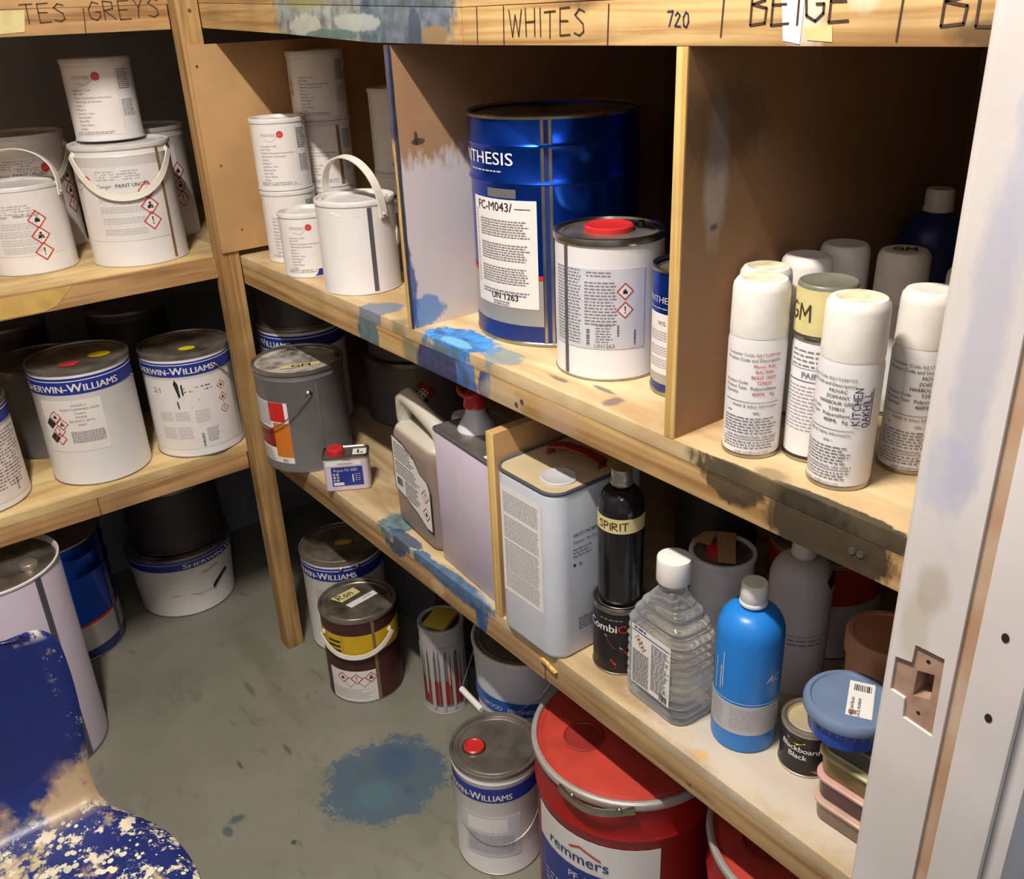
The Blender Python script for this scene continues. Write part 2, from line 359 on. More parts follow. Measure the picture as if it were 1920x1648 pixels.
def shift(sh, du, dv, rot=0):
    c, s = math.cos(rot), math.sin(rot)
    return [(u*c-v*s+du, u*s+v*c+dv) for u, v in sh[0]], sh[1]
def stroke2(pts, w, sub=1):
    """ribbon along a polyline"""
    if sub > 1: pts = [(a[0]+(b[0]-a[0])*k/sub, a[1]+(b[1]-a[1])*k/sub) for a, b in zip(pts[:-1], pts[1:]) for k in range(sub)]+[pts[-1]]
    V, F = [], []
    for (a, b) in zip(pts[:-1], pts[1:]):
        d = Vector((b[0]-a[0], b[1]-a[1])); l = d.length or 1e-6; d /= l; n = Vector((-d.y, d.x))*w/2; e = d*w*.35
        k = len(V); V += [(a[0]-e.x+n.x, a[1]-e.y+n.y), (a[0]-e.x-n.x, a[1]-e.y-n.y), (b[0]+e.x-n.x, b[1]+e.y-n.y), (b[0]+e.x+n.x, b[1]+e.y+n.y)]
        F.append((k, k+1, k+2, k+3))
    return V, F
SF = {'W':[[(0,1),(.2,0),(.42,.8),(.62,.02),(.85,1)]], 'H':[[(0,1),(.02,0)],[(.6,1),(.58,0)],[(0,.5),(.6,.52)]], 'I':[[(.1,1),(.1,0)]],
 'T':[[(0,.97),(.7,1)],[(.36,1),(.33,0)]], 'E':[[(.6,1),(.02,.97),(0,0),(.6,.03)],[(0,.52),(.48,.52)]], 'S':[[(.6,.9),(.3,1),(.05,.78),(.5,.45),(.55,.15),(.3,0),(0,.1)]],
 'B':[[(0,0),(.02,1),(.45,.95),(.48,.62),(.04,.52),(.55,.42),(.52,.05),(0,0)]], 'G':[[(.6,.88),(.3,1),(.03,.6),(.08,.15),(.38,0),(.62,.2),(.62,.45),(.38,.45)]],
 'L':[[(0,1),(0,.02),(.55,0)]], 'A':[[(0,0),(.32,1),(.64,0)],[(.12,.36),(.54,.36)]], 'R':[[(0,0),(.02,1),(.5,.92),(.5,.58),(.04,.5),(.6,0)]],
 'Y':[[(0,1),(.3,.5),(.6,1)],[(.3,.5),(.22,0)]], 'K':[[(0,1),(0,0)],[(.55,1),(.03,.48),(.6,0)]], 'C':[[(.58,.88),(.3,1),(.03,.6),(.1,.12),(.35,0),(.6,.14)]],
 'N':[[(0,0),(.02,1),(.55,0),(.58,1)]], 'O':[[(.3,1),(.03,.7),(.05,.2),(.32,0),(.6,.3),(.55,.8),(.3,1)]], 'P':[[(0,0),(.02,1),(.5,.92),(.5,.55),(.04,.46)]],
 'M':[[(0,0),(.05,1),(.36,.35),(.68,1),(.72,0)]], '7':[[(0,.97),(.55,1),(.2,0)]], '2':[[(.02,.8),(.25,1),(.5,.8),(.02,.04),(.58,0)]], '0':[[(.28,1),(.03,.65),(.1,.1),(.35,0),(.55,.35),(.5,.85),(.28,1)]],
 '5':[[(.55,1),(.08,.97),(.05,.55),(.42,.6),(.52,.25),(.3,0),(0,.08)]], '.':[[(.05,.06),(.1,0)]], 'o':[[(.25,.6),(.03,.4),(.1,.03),(.4,.05),(.45,.45),(.25,.6)]], 'n':[[(0,0),(.03,.6),(.2,.58),(.38,.45),(.4,0)]], ' ':[], '|':[[(.1,1.3),(.1,-.35)]]}
def hand2(s, h, w, adv=.82, jit=.05, seed=1):
    rnd = random.Random(seed); V, F = [], []; x = 0
    for ch in s:
        st = SF.get(ch, []); dv = rnd.uniform(-jit, jit); k = rnd.uniform(.92, 1.06)
        mw = max([p[0] for l in st for p in l] or [.4])
        for l in st:
            vs, fs = stroke2([((x+p[0])*h, (p[1]*k+dv)*h) for p in l], w); n = len(V); V += vs; F += [tuple(n+i for i in f) for f in fs]
        x += mw+(adv-.6)
    W_ = x*h
    return [(a-W_/2, b) for a, b in V], F
def dashes2(u0, v1, u1, pitch, n, th=None, seed=0, dens=1.0, ragged=.25, wl=(.004,.011)):
    """rows of word-long print too small to read"""
    rnd = random.Random(seed); V, F = [], []; th = th or pitch*.5
    for i in range(n):
        v = v1-i*pitch; u = u0; end = u1-(u1-u0)*rnd.random()*ragged
        while u < end:
            l = rnd.uniform(*wl)
            e = min(u+l, end)
            if rnd.random() < dens:
                k = len(V); V += [(u, v-th), (e, v-th), (e, v), (u, v)]; F.append((k, k+1, k+2, k+3))
            u += l+pitch*.35
    return V, F
def barcode2(u0, v0, w, h, seed=0, vert=False):
    rnd = random.Random(seed); V, F = [], []; t = 0; L_ = h if vert else w
    while t < L_:
        b = rnd.uniform(.0006, .0016); k = len(V)
        if vert: V += [(u0, v0+t), (u0+w, v0+t), (u0+w, v0+min(t+b, L_)), (u0, v0+min(t+b, L_))]
        else: V += [(u0+t, v0), (u0+min(t+b, L_), v0), (u0+min(t+b, L_), v0+h), (u0+t, v0+h)]
        F.append((k, k+1, k+2, k+3)); t += b+rnd.uniform(.0006, .0014)
    return V, F
FLAME = [(-.5,-.55),(.5,-.55),(.55,-.1),(.3,.3),(.25,.05),(.08,.75),(-.2,.25),(-.3,.45),(-.55,-.1)]
class Cyl:
    def __init__(s, r, phi0=0, z0=0, c=(0,0)): s.r = r; s.p = phi0; s.z = z0; s.c = c
    def __call__(s, u, v, off=.0006):
        a = s.p+u/s.r; q = s.r+off; return (s.c[0]+q*math.cos(a), s.c[1]+q*math.sin(a), s.z+v)
class Pln:
    def __init__(s, o, U, V): s.o = Vector(o); s.U = Vector(U).normalized(); s.V = Vector(V).normalized(); s.N = s.U.cross(s.V)
    def __call__(s, u, v, off=.0006): return tuple(s.o+s.U*u+s.V*v+s.N*off)
class Print:
    """collects flat shapes on a surface, one material slot per ink"""
    def __init__(s, surf): s.s = surf; s.mb = MB(); s.m = []
    def put(s, sh, m, off=.0007):
        if m not in s.m: s.m.append(m)
        s.mb.add([s.s(u, v, off) for u, v in sh[0]], sh[1], s.m.index(m)); return s
    def text(s, t, u, v, size, m='ink', bold=0.0, align='C', rot=0, sx=1.0, off=.0008, shear=0): return s.put(shift(text2(t, size, bold, shear, align=align, sx=sx), u, v, rot), m, off)
    def diamond(s, u, v, r, icon='flame', off=.0007):
        def sq(q): c = [(u+q,v),(u,v+q),(u-q,v),(u,v-q)]; return [(c[i][0]+(c[(i+1)%4][0]-c[i][0])*k/4, c[i][1]+(c[(i+1)%4][1]-c[i][1])*k/4) for i in range(4) for k in range(4)]
        V = sq(r*.98)+sq(r*.5)+[(u, v)]
        s.put((V, [(i, (i+1)%16, 16+(i+1)%16, 16+i) for i in range(16)]+[(16+i, 16+(i+1)%16, 32) for i in range(16)]), 'paper', off-.0001)
        s.put((sq(r)+sq(r*.83), [(i, (i+1)%16, 16+(i+1)%16, 16+i) for i in range(16)]), 'red_ink', off+.0003)
        k = r*.5
        if icon == 'flame': s.put(poly2([(u+a*k, v+b*k) for a, b in FLAME]), 'ink', off+.0003)
        elif icon == 'excl':
            s.put(poly2([(u-.16*k,v+.85*k),(u+.16*k,v+.85*k),(u+.08*k,v-.25*k),(u-.08*k,v-.25*k)]), 'ink', off+.0003); s.put(circ2((u, v-.6*k), .16*k, 8), 'ink', off+.0003)
        else:
            s.put(circ2((u, v+.5*k), .28*k, 8), 'ink', off+.0003); s.put(poly2([(u-.7*k,v-.6*k),(u+.7*k,v-.6*k),(u+.45*k,v+.15*k),(u-.45*k,v+.15*k)]), 'ink', off+.0003)
            s.put(poly2([(u+.1*k,v-.3*k),(u+.35*k,v-.1*k),(u+.2*k,v-.5*k)]), 'paper', off+.0005)
        return s
    def movac(s, u, v, k):
        """pale lower-case wordmark, swoosh and red ball"""
        s.text('movac', u-k*.25, v, k*.62, 'logo_tan', .01)
        s.put(circ2((u+k*.95, v+k*.2), k*.34, 18), 'logo_red', .0009)
        s.put(stroke2([(u-k*.7+k*1.4*t/8, v-k*.22-k*.28*math.sin(PI*t/8)+(k*.30*(t/8)**3)) for t in range(9)], k*.05), 'logo_tan', .0008)
        s.text('print', u+k*.95, v+k*.14, k*.2, 'logo_tan', 0, off=.0011)
        return s
    def build(s, name, parent): return s.mb.build(name, s.m, parent, smooth=False)
def face_az(x, y): return math.atan2(-.782-y, 2.071-x)
def curved(r, a0, a1, z0, z1, off, thick=0.0004, nseg=None):
    """curved sheet on a cylinder"""
    n = nseg or max(3, int(abs(a1-a0)/R(7))); mb = MB(); V = []; F = []
    for i in range(n+1):
        a = a0+(a1-a0)*i/n; c, s_ = math.cos(a), math.sin(a)
        V += [((r+off)*c, (r+off)*s_, z0), ((r+off)*c, (r+off)*s_, z1), ((r+off-thick)*c, (r+off-thick)*s_, z0), ((r+off-thick)*c, (r+off-thick)*s_, z1)]
    for i in range(n):
        k = 4*i; F += [(k, k+4, k+5, k+1), (k+2, k+3, k+7, k+6), (k+1, k+5, k+7, k+3), (k, k+2, k+6, k+4)]
    F += [(0,1,3,2), (4*n,4*n+2,4*n+3,4*n+1)]
    return mb.add(V, F)

# ================================================================== SETTING
def floor_mat():
    m, nt, b = newmat('painted_concrete_floor'); N = nt.nodes; L = nt.links
    tc = N.new('ShaderNodeTexCoord')
    n1 = N.new('ShaderNodeTexNoise'); n1.inputs['Scale'].default_value = 3.2; n1.inputs['Detail'].default_value = 8; n1.inputs['Roughness'].default_value = .65; L.new(tc.outputs['Object'], n1.inputs['Vector'])
    cr = N.new('ShaderNodeValToRGB'); cr.color_ramp.elements[0].position = .3; cr.color_ramp.elements[0].color = lin((118,117,103)); cr.color_ramp.elements[1].position = .7; cr.color_ramp.elements[1].color = lin((138,136,122)); L.new(n1.outputs['Fac'], cr.inputs['Fac'])
    mp = N.new('ShaderNodeMapping'); mp.inputs['Scale'].default_value = (9, 22, 9); mp.inputs['Rotation'].default_value = (0,0,.5); L.new(tc.outputs['Object'], mp.inputs['Vector'])
    n2 = N.new('ShaderNodeTexNoise'); n2.inputs['Scale'].default_value = 1; n2.inputs['Detail'].default_value = 7; n2.inputs['Distortion'].default_value = 1.0; L.new(mp.outputs[0], n2.inputs['Vector'])
    mr = N.new('ShaderNodeMapRange'); mr.inputs['From Min'].default_value = .61; mr.inputs['From Max'].default_value = .76; mr.inputs['To Max'].default_value = .5; L.new(n2.outputs['Fac'], mr.inputs['Value'])
    mx = N.new('ShaderNodeMix'); mx.data_type = 'RGBA'; mx.inputs['B'].default_value = lin((84,78,62)); L.new(mr.outputs[0], mx.inputs['Factor']); L.new(cr.outputs['Color'], mx.inputs['A'])
    bl = [((.59,-.085,0),(.135,.160,.1),(70,94,114),.84,.9), ((.56,-.04,0),(.07,.06,.1),(58,84,116),.6,.9), ((.62,-.13,0),(.06,.06,.1),(84,118,124),.6,.9),
          ((.48,-.40,0),(.014,.022,.1),(52,74,92),.7,1.0), ((.50,-.43,0),(.018,.012,.1),(52,74,92),.7,1.0), ((.655,-.06,0),(.02,.015,.1),(64,90,104),.6,1.2), ((.80,-.1,0),(.03,.03,.1),(110,116,102),.5,1.2),
          ((-.05,-.12,0),(.2,.05,.1),(92,88,66),.32,1.2), ((.2,-.15,0),(.14,.03,.1),(100,94,74),.25,1.2), ((.35,-.22,0),(.03,.008,.1),(72,66,54),.6,1.4), ((.33,-.33,0),(.02,.006,.1),(60,56,46),.6,1.4), ((.62,-.33,0),(.007,.007,.1),(50,58,66),.8,.4), ((.08,-.2,0),(.05,.008,.1),(80,74,60),.5,1.6)]
    L.new(blotches(nt, mx.outputs['Result'], bl, tc.outputs['Object']), b.inputs['Base Color'])
    b.inputs['Roughness'].default_value = .55
    bp = N.new('ShaderNodeBump'); bp.inputs['Strength'].default_value = .15; bp.inputs['Distance'].default_value = .004; L.new(n1.outputs['Fac'], bp.inputs['Height']); L.new(bp.outputs['Normal'], b.inputs['Normal'])
    return m
MT['floor'] = floor_mat()
MT['wall_grey'] = mat('grey_block_wall', (150,150,154), .85, 0, .12, 8)
MT['wall_white'] = mat('painted_wall', (146,138,128), .8, 0, .06, 5)
struct('floor', MB().box((-.78,-1.9,-.05),(3.6,.68,0)), 'floor', smooth=False)
struct('ceiling', MB().box((-.78,-1.9,2.92),(1.84,.68,2.97)), 'wall_white', smooth=False)
struct('wall_left', MB().box((-.80,-1.9,0),(-.74,.68,2.92)), 'wall_grey', smooth=False)
struct('wall_back', MB().box((-.74,.625,0),(1.84,.68,2.92)), 'wall_grey', smooth=False)
struct('wall_front', MB().box((-.74,-1.96,0),(1.84,-1.9,2.92)), 'wall_white', smooth=False)
w = MB().box((1.705,-.012,0),(1.825,.625,2.92)).box((1.705,-1.9,0),(1.825,-.98,2.92)).box((1.705,-.98,2.07),(1.825,-.012,2.92))
struct('wall_right', w, 'wall_white', smooth=False)

# --- door frame: right-hand jamb with the empty strike-plate recess
def jamb_mat():
    m, nt, b = newmat('door_frame_gloss_oversprayed'); N = nt.nodes; L = nt.links
    tc = N.new('ShaderNodeTexCoord'); nz = N.new('ShaderNodeTexNoise'); nz.inputs['Scale'].default_value = 6; L.new(tc.outputs['Object'], nz.inputs['Vector'])
    cr = N.new('ShaderNodeValToRGB'); cr.color_ramp.elements[0].position = .3; cr.color_ramp.elements[0].color = lin((206,198,192)); cr.color_ramp.elements[1].position = .7; cr.color_ramp.elements[1].color = lin((222,214,210)); L.new(nz.outputs['Fac'], cr.inputs['Fac'])
    bl = [((1.74,-.057,1.34),(.022,.05,.20),(178,176,192),.6,.9), ((1.73,-.057,1.22),(.03,.05,.05),(184,184,200),.6,.8), ((1.75,-.057,1.48),(.02,.05,.10),(184,184,200),.55,.9), ((1.735,-.057,1.10),(.02,.05,.035),(168,152,126),.5,.6), ((1.725,-.057,1.05),(.02,.05,.05),(176,160,130),.4,.8)]
    L.new(blotches(nt, cr.outputs['Color'], bl, tc.outputs['Object']), b.inputs['Base Color']); b.inputs['Roughness'].default_value = .45
    return m
MT['jamb'] = jamb_mat()
MT['strip'] = mat('flaked_bare_wood', (172,134,104), .7, 0, .2, 14, dirt=(196,172,148))
MT['strip_wood'] = mat('bare_recess_wood', (168,134,112), .75, 0, .2, 60)
REC = [(1.7289,1.0342),(1.7581,1.0345),(1.7586,1.0207),(1.7601,.9418),(1.7287,.9453),(1.7275,.968),(1.7115,.9697),(1.7115,1.0102),(1.7281,1.013)]
HOLE = [(1.7337,1.0048),(1.7505,1.0093),(1.7509,.9802),(1.7333,.974)]
def holed(bm, outer, hole, y):
    """front face with a cut-out at depth y"""
    a = [bm.verts.new((x, y, z)) for x, z in outer]; b = [bm.verts.new((x, y, z)) for x, z in hole]
    es = [bm.edges.new((l[i], l[(i+1)%len(l)])) for l in (a, b) for i in range(len(l))]
    bmesh.ops.triangle_fill(bm, use_beauty=True, use_dissolve=False, edges=es)
    return b
def walls(bm, loop, y1):
    c = [bm.verts.new((v.co.x, y1, v.co.z)) for v in loop]
    for i in range(len(loop)): bm.faces.new((loop[i], loop[(i+1)%len(loop)], c[(i+1)%len(c)], c[i]))
    return c
FY = -.057
def bm_obj(name, bm, m, parent=None):
    bmesh.ops.remove_doubles(bm, verts=bm.verts, dist=1e-6)
    me = bpy.data.meshes.new(name); bmesh.ops.recalc_face_normals(bm, faces=bm.faces); bm.to_mesh(me); bm.free()
    me.materials.append(MT[m]); o = bpy.data.objects.new(name, me); COL.objects.link(o)
    if parent: o.parent = parent
    return o
bm = bmesh.new()
h = holed(bm, [(1.710,0),(1.769,0),(1.769,2.06),(1.710,2.06)], REC, FY)
walls(bm, h, FY+.0035)
# rounded inner edge, back and sides of the lining board
prof = [(1.710,FY)]+[(1.710-.010*math.sin(R(a)), FY+.010-.010*math.cos(R(a))) for a in (22,45,68,90)]+[(1.700,-.014),(1.769,-.014),(1.769,FY)]
vs = [[bm.verts.new((x,y,z)) for x,y in prof] for z in (0,2.06)]
for i in range(len(prof)-1): bm.faces.new((vs[0][i], vs[0][i+1], vs[1][i+1], vs[1][i]))
frame = bm_obj('door_1', bm, 'jamb'); frame['kind'] = 'structure'
frame['label'] = 'white painted door frame jamb with an empty strike plate recess'
bm = bmesh.new(); h = holed(bm, REC, HOLE, FY+.0034); c = walls(bm, h, FY+.03); bm.faces.new(c)
o = bm_obj('strike_recess', bm, 'strip_wood', frame); plabel(o, 'bare wood latch recess with a square mortise')
for (x, z) in ((1.7425,1.0205),(1.7419,.9578)):
    mb = MB(); V, F = circ2((0,0), .0022, 10); mb.add([(x+a, FY+.0030, z+b) for a, b in V], F).build('screw_hole', 'hole', frame)
# flaked joint and second member of the frame
mb = MB().box((1.769,FY+.004,0),(1.783,-.014,2.06)); o = mb.build('frame_joint', 'strip', frame, smooth=False); plabel(o, 'bare brown strip where the paint has flaked off')
mb = MB().box((1.783,FY-.001,0),(1.829,-.014,2.06)); mb.build('door_stop', 'jamb', frame, bevel=.002)
for (x, z) in ((1.8056,1.087),(1.8067,.9981)):
    mb = MB(); V, F = circ2((0,0), .0035, 10, .005); mb.add([(x+a, FY-.0016, z+b) for a, b in V], F).build('screw_hole', 'hole', frame)
MB().box((1.829,-.049,0),(1.846,.06,2.12)).build('architrave', 'jamb', frame, bevel=.003)
MB().box((1.70,-1.0,2.06),(1.829,-.014,2.09)).box((1.70,-1.0,0),(1.829,-.965,2.06)).build('frame_head', 'jamb', frame, smooth=False)

# ================================================================== RACKS
rackR = thing('timber_shelving_rack', 'long softwood shelving rack with three plywood shelves along the right-hand side', 'shelving', (0,0,0))
rackL = thing('timber_shelving_rack', 'shorter softwood shelving rack with a square corner post along the left wall', 'shelving', (0,0,0))
XR = 1.70; YB = .62
# shelves of the right rack (they run into the corner behind the post)
def board(name, poly, z0, z1, m, par): return MB().prism(poly, 'z', z0, z1).build(name, m, par, bevel=.0015)
footR = [(0,0),(XR,0),(XR,YB),(-.735,YB),(-.735,.004),(0,.004)]
board('shelf_board', footR, 1.083, 1.105, 'woodBs', rackR)
board('shelf_board', footR, .600, .622, 'woodCs', rackR)
# upper board, slightly sagged towards the middle
MB().box((-.735,.004,1.636),(-.0005,YB,1.658)).build('shelf_board', 'woodT', rackR, bevel=.0015)  # unseen corner board, added to stop light falling on the wall below
MB().prism([(0,1.636),(.95,1.604),(XR,1.606),(XR,1.628),(.95,1.626),(0,1.658)], 'y', 0, YB).build('shelf_board', 'woodT', rackR, bevel=.0015)
# front rails
MB().box((0,0,1.040),(XR,.022,1.0828)).build('front_rail', 'woodB', rackR, bevel=.003)
MB().box((0,0,.555),(1.086,.022,.5998)).build('front_rail', 'woodC', rackR, bevel=.003)
MB().box((1.089,.0,.557),(XR,.022,.5998)).build('front_rail', 'woodC', rackR, bevel=.003)
MB().prism([(0,1.588),(.40,1.574),(.70,1.560),(.95,1.557),(.95,1.6035),(0,1.6355)], 'y', 0, .022).build('front_rail', 'woodT', rackR, bevel=.0025)
MB().box((.9505,0,1.557),(XR,.022,1.6038)).build('front_rail', 'woodT', rackR, bevel=.0025)
# a splinter lifted at the rail joint
MB().prism([(1.080,.5995),(1.118,.5905),(1.122,.594),(1.088,.604)], 'y', -.006, -.0005).build('splinter', 'ply_edge', rackR)
# screws in the middle rail
for (x, z) in ((1.052,1.062),(1.038,1.053),(1.628,1.064),(1.618,1.064)):
    mb = MB(); mb.loft([[(x+r*math.cos(2*PI*k/10), y, z+r*math.sin(2*PI*k/10)) for k in range(10)] for r, y in ((.0042,.0005),(.004,-.0012),(.002,-.0008))]).build('screw', 'screw', rackR)
for (x, z) in ((1.415,.574),):
    mb = MB(); mb.loft([[(x+r*math.cos(2*PI*k/10), y, z+r*math.sin(2*PI*k/10)) for k in range(10)] for r, y in ((.0035,.0005),(.003,-.0016))]).build('screw', 'screw', rackR)
# upright dividers of the top bay, board faces plus plywood edge strips
def divider(x0, x1, z0, z1, m, me, y1=YB):
    d = MB().box((x0,.0025,z0),(x1,y1,z1)).build('divider', m, rackR, smooth=False)
    MB().box((x0,-.0005,z0),(x1,.0024,z1)).build('ply_edge', me, d, bevel=.0008)
    return d
d1 = divider(.737, .752, 1.1052, 1.5568, 'div1', 'ply_edge1')
d2 = divider(1.343, 1.359, 1.1052, 1.5566, 'div2', 'ply_edge')
plabel(d1, 'fibreboard divider with white overspray and blue paint smears'); plabel(d2, 'fibreboard divider with a pale spray streak')
o = MB().box((.952,.001,.6222),(.972,.45,.980)).build('divider', 'mdf', rackR, bevel=.001); plabel(o, 'short plain plywood divider on the lower shelf')
MB().box((.952,-.001,.6222),(.972,.0009,.980)).build('ply_edge', 'ply_edge', o, bevel=.0004)
# end panel nailed over the corner post
o = MB().box((.0004,-.043,1.119),(.0068,.604,1.557)).build('end_panel', 'mdf', rackR, bevel=.0008); plabel(o, 'fibreboard end panel nailed over the post')
for (y, z) in ((-.028,1.515),(.012,1.165),(-.012,1.31)):
    mb = MB(); mb.loft([[(xx, y+r*math.cos(2*PI*k/8), z+r*math.sin(2*PI*k/8)) for k in range(8)] for r, xx in ((.0032,.0062),(.0028,.0074))]).build('nail_head', 'screw', rackR)
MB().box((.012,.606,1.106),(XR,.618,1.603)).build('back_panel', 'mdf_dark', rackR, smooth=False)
MB().box((1.66,.03,.0),(1.695,.07,.5545)).build('post', 'woodP', rackR, bevel=.003)
# left rack
XL = -.047; Y0 = -1.6
MB().prism([(XL,0),(-.735,0),(-.735,Y0),(XL,Y0)], 'z', 1.083, 1.105).build('shelf_board', 'woodLs', rackL, bevel=.0015)
MB().prism([(XL,0),(-.735,0),(-.735,Y0),(XL,Y0)], 'z', .600, .622).build('shelf_board', 'woodLs', rackL, bevel=.0015)
MB().prism([(XL,0),(-.735,0),(-.735,Y0),(XL,Y0)], 'z', 1.636, 1.658).build('shelf_board', 'woodL', rackL, bevel=.0015)
MB().box((XL-.0005,Y0,1.058),(XL+.0215,-.0495,1.1045)).build('front_rail', 'woodL', rackL, bevel=.003)
MB().box((XL-.022,Y0,.554),(XL-.0002,-.4205,.5998)).build('front_rail', 'woodL', rackL, bevel=.003)
MB().box((XL-.022,-.4195,.554),(XL-.0002,-.0495,.5998)).build('front_rail', 'woodL', rackL, bevel=.003)
MB().box((XL-.022,Y0,1.588),(XL-.0002,-.0495,1.6358)).build('front_rail', 'woodL', rackL, bevel=.003)
po = MB().box((-.047,-.049,0),(0,-.0004,2.3)).build('post', 'woodP', rackL, bevel=.006)
mb = MB(); mb.loft([[(xx, -.021+r*math.cos(2*PI*k/10), 1.622+r*math.sin(2*PI*k/10)) for k in range(10)] for r, xx in ((.0045,-.0005),(.004,.0006))]).build('screw', 'screw', rackL)
# strips of tape and marker writing on the rails
pl = Pln((XL,0,0),(0,1,0),(0,0,1))
p = Print(pl); p.put(poly2([(-.40,1.592),(-.334,1.596),(-.325,1.634),(-.40,1.634)]), 'tape', .0008); o = p.build('masking_tape', rackL); plabel(o, 'yellowed tape patch on the top rail')
p = Print(Pln((XL+.0215,0,0),(0,1,0),(0,0,1))); p.put(poly2([(-.62,1.062),(-.43,1.0605),(-.405,1.068),(-.365,1.1035),(-.62,1.104)]), 'tape_old', .0008); o = p.build('masking_tape', rackL); plabel(o, 'curling old tape label on the upper rail')
def scrawl(par, surf, txt, h, w, adv, seed, u, v, m='marker', start=False):
    a = hand2(txt, h, w, adv=adv, seed=seed)
    if start: u -= min(q[0] for q in a[0])
    q = Print(surf); q.put(shift(a, u, v), m, .0008); return q.build('marker_lettering', par)
def tick(par, surf, pts, w=.0018): q = Print(surf); q.put(stroke2(pts, w), 'marker', .0008); return q.build('marker_line', par)
scrawl(rackL, pl, 'TES', .034, .0021, .82, 3, -.29, 1.611); scrawl(rackL, pl, 'GREYS', .036, .0021, .82, 4, -.135, 1.612); tick(rackL, pl, [(-.217,1.634),(-.222,1.59)])
pr_ = Pln((0,0,0),(1,0,0),(0,0,1))
scrawl(rackR, pr_, 'WHITES', .030, .0019, .86, 5, 1.131, 1.567); scrawl(rackR, pr_, '720', .014, .0016, .82, 6, 1.345, 1.576, 'purple_marker')
scrawl(rackR, pr_, 'BEIGE', .033, .0023, .80, 8, 1.437, 1.577, start=True); scrawl(rackR, pr_, 'BLA', .036, .0023, .86, 9, 1.632, 1.573, start=True)
for x, z0, z1 in ((1.043,1.558,1.603),(.985,1.560,1.603),(1.237,1.558,1.600),(1.402,1.566,1.603),(1.595,1.562,1.603)): tick(rackR, pr_, [(x,z0),(x+.002,z1)])
p = Print(Pln((0,0,0),(1,0,0),(0,0,1))); p.put(poly2([(1.472,1.604),(1.478,1.562),(1.497,1.559),(1.499,1.604)]), 'paper', .0006); o = p.build('paper_scrap', rackR); plabel(o, 'torn white tape remnant')
p = Print(Pln((0,0,0),(1,0,0),(0,0,1))); p.put(poly2([(1.50,1.5725),(1.505,1.5625),(1.532,1.561),(1.53,1.575)]), 'tape', .0006); p.build('paper_scrap', rackR)

# ================================================================== CONTAINER BUILDERS
def tin(label, cat, loc, r, h, body='white', lid='tin_dirty', rim='tinplate', style='press', group=None, name='paint_tin', rz=0, taper=0.0, bead=True, seg=44):
    t = thing(name, label, cat, loc, rz, group)
    rb = r*(1-taper)
    prof = [(rb-.0015,0),(rb+.0004,.0012),(rb+.0006,.004),(rb,.006)]
    if style == 'press' and bead: prof += [(r-.0002,h*.90),(r+.0012,h*.91),(r,h*.92)]
    prof += [(r,h-.011),(r-.001,h-.010)]
    MB().lathe(prof, seg).build('body', body, t)
    base = MB().lathe([(rb-.003,.0002),(rb+.0012,.0004),(rb+.0014,.0028),(rb+.0002,.0034)], seg).build('base_seam', rim, t)
    if style == 'press':      # flat pressed lid with a rolled edge and a shallow ring
        MB().lathe([(r-.0008,h-.0115),(r+.0024,h-.010),(r+.0032,h-.005),(r+.0024,h-.0008),(r,h),(r-.003,h-.0008),(r-.0042,h-.005)], seg).build('rim', rim, t)
        MB().lathe([(r-.0038,h-.0095),(r-.0040,h-.0058),(r*.90,h-.0052),(r*.88,h-.0034),(r*.84,h-.0036),(r*.82,h-.0056),(r*.4,h-.0058),(.0,h-.0055)], seg).build('lid', lid, t)
    elif style == 'lever':    # lever lid sunk inside a ring
        MB().lathe([(r-.0008,h-.0115),(r+.0016,h-.009),(r+.0018,h-.002),(r+.0004,h),(r-.003,h-.001),(r-.005,h-.006),(r*.86,h-.007),(r*.84,h-.003)], seg).build('rim', rim, t)
        MB().lathe([(r*.838,h-.010),(r*.838,h-.0025),(r*.82,h-.0018),(r*.79,h-.006),(r*.3,h-.0075),(0,h-.0075)], seg).build('lid', lid, t)
    elif style == 'open': pass
    return t
def seam(t, r, az, z0, z1, w=.007, m='seam'):
    return curved(r, az-w/2/r, az+w/2/r, z0, z1, .0012, .0014, 2).build('seam', m, t)
def label(t, r, a0, a1, z0, z1, m='paper', off=.0006):
    return curved(r, a0, a1, z0, z1, off).build('label', m, t)
def band(t, r, z0, z1, m, a0=0, a1=2*PI, name='band', off=.0007):
    return curved(r, a0, a1, z0, z1, off, nseg=44 if a1-a0 > 6 else None).build(name, m, t)
def ear(t, r, az, z, m='tinplate', k=.007):
    mb = MB(); c, s = math.cos(az), math.sin(az)
    rings = []
    for q, d in ((k,-.001),(k,.001),(k*.75,.003),(k*.35,.0045)):
        rings.append([((r+d)*c - q*math.cos(2*PI*j/10)*s, (r+d)*s + q*math.cos(2*PI*j/10)*c, z+q*math.sin(2*PI*j/10)) for j in range(10)])
    return mb.loft(rings).build('handle_ear', m, t)
def bail_hang(t, r, az, ze, drop, rad=.0018, m='wire', strap=None, off=.006, pw=1.0, span=90, name='handle', ears=True, wob=0):
    """carrying handle hanging against the front of the tin"""
    n = 26; pts = []; ups = []
    for i in range(n+1):
        a = -1+2*i/n; ang = az+R(span)*a
        k = (1-abs(a)**2.2)
        q = r+off+wob*k
        pts.append((q*math.cos(ang), q*math.sin(ang), ze-drop*k**pw)); ups.append((math.cos(ang), math.sin(ang), .12))
    mb = MB()
    mb.tube(pts, rad, 8, flat=strap, up=ups)
    o = mb.build(name, m, t)
    if ears:
        for sg in (-1, 1): ear(t, r, az+sg*R(span), ze, 'strap' if strap else 'tinplate', .008 if strap else .006)
    return o
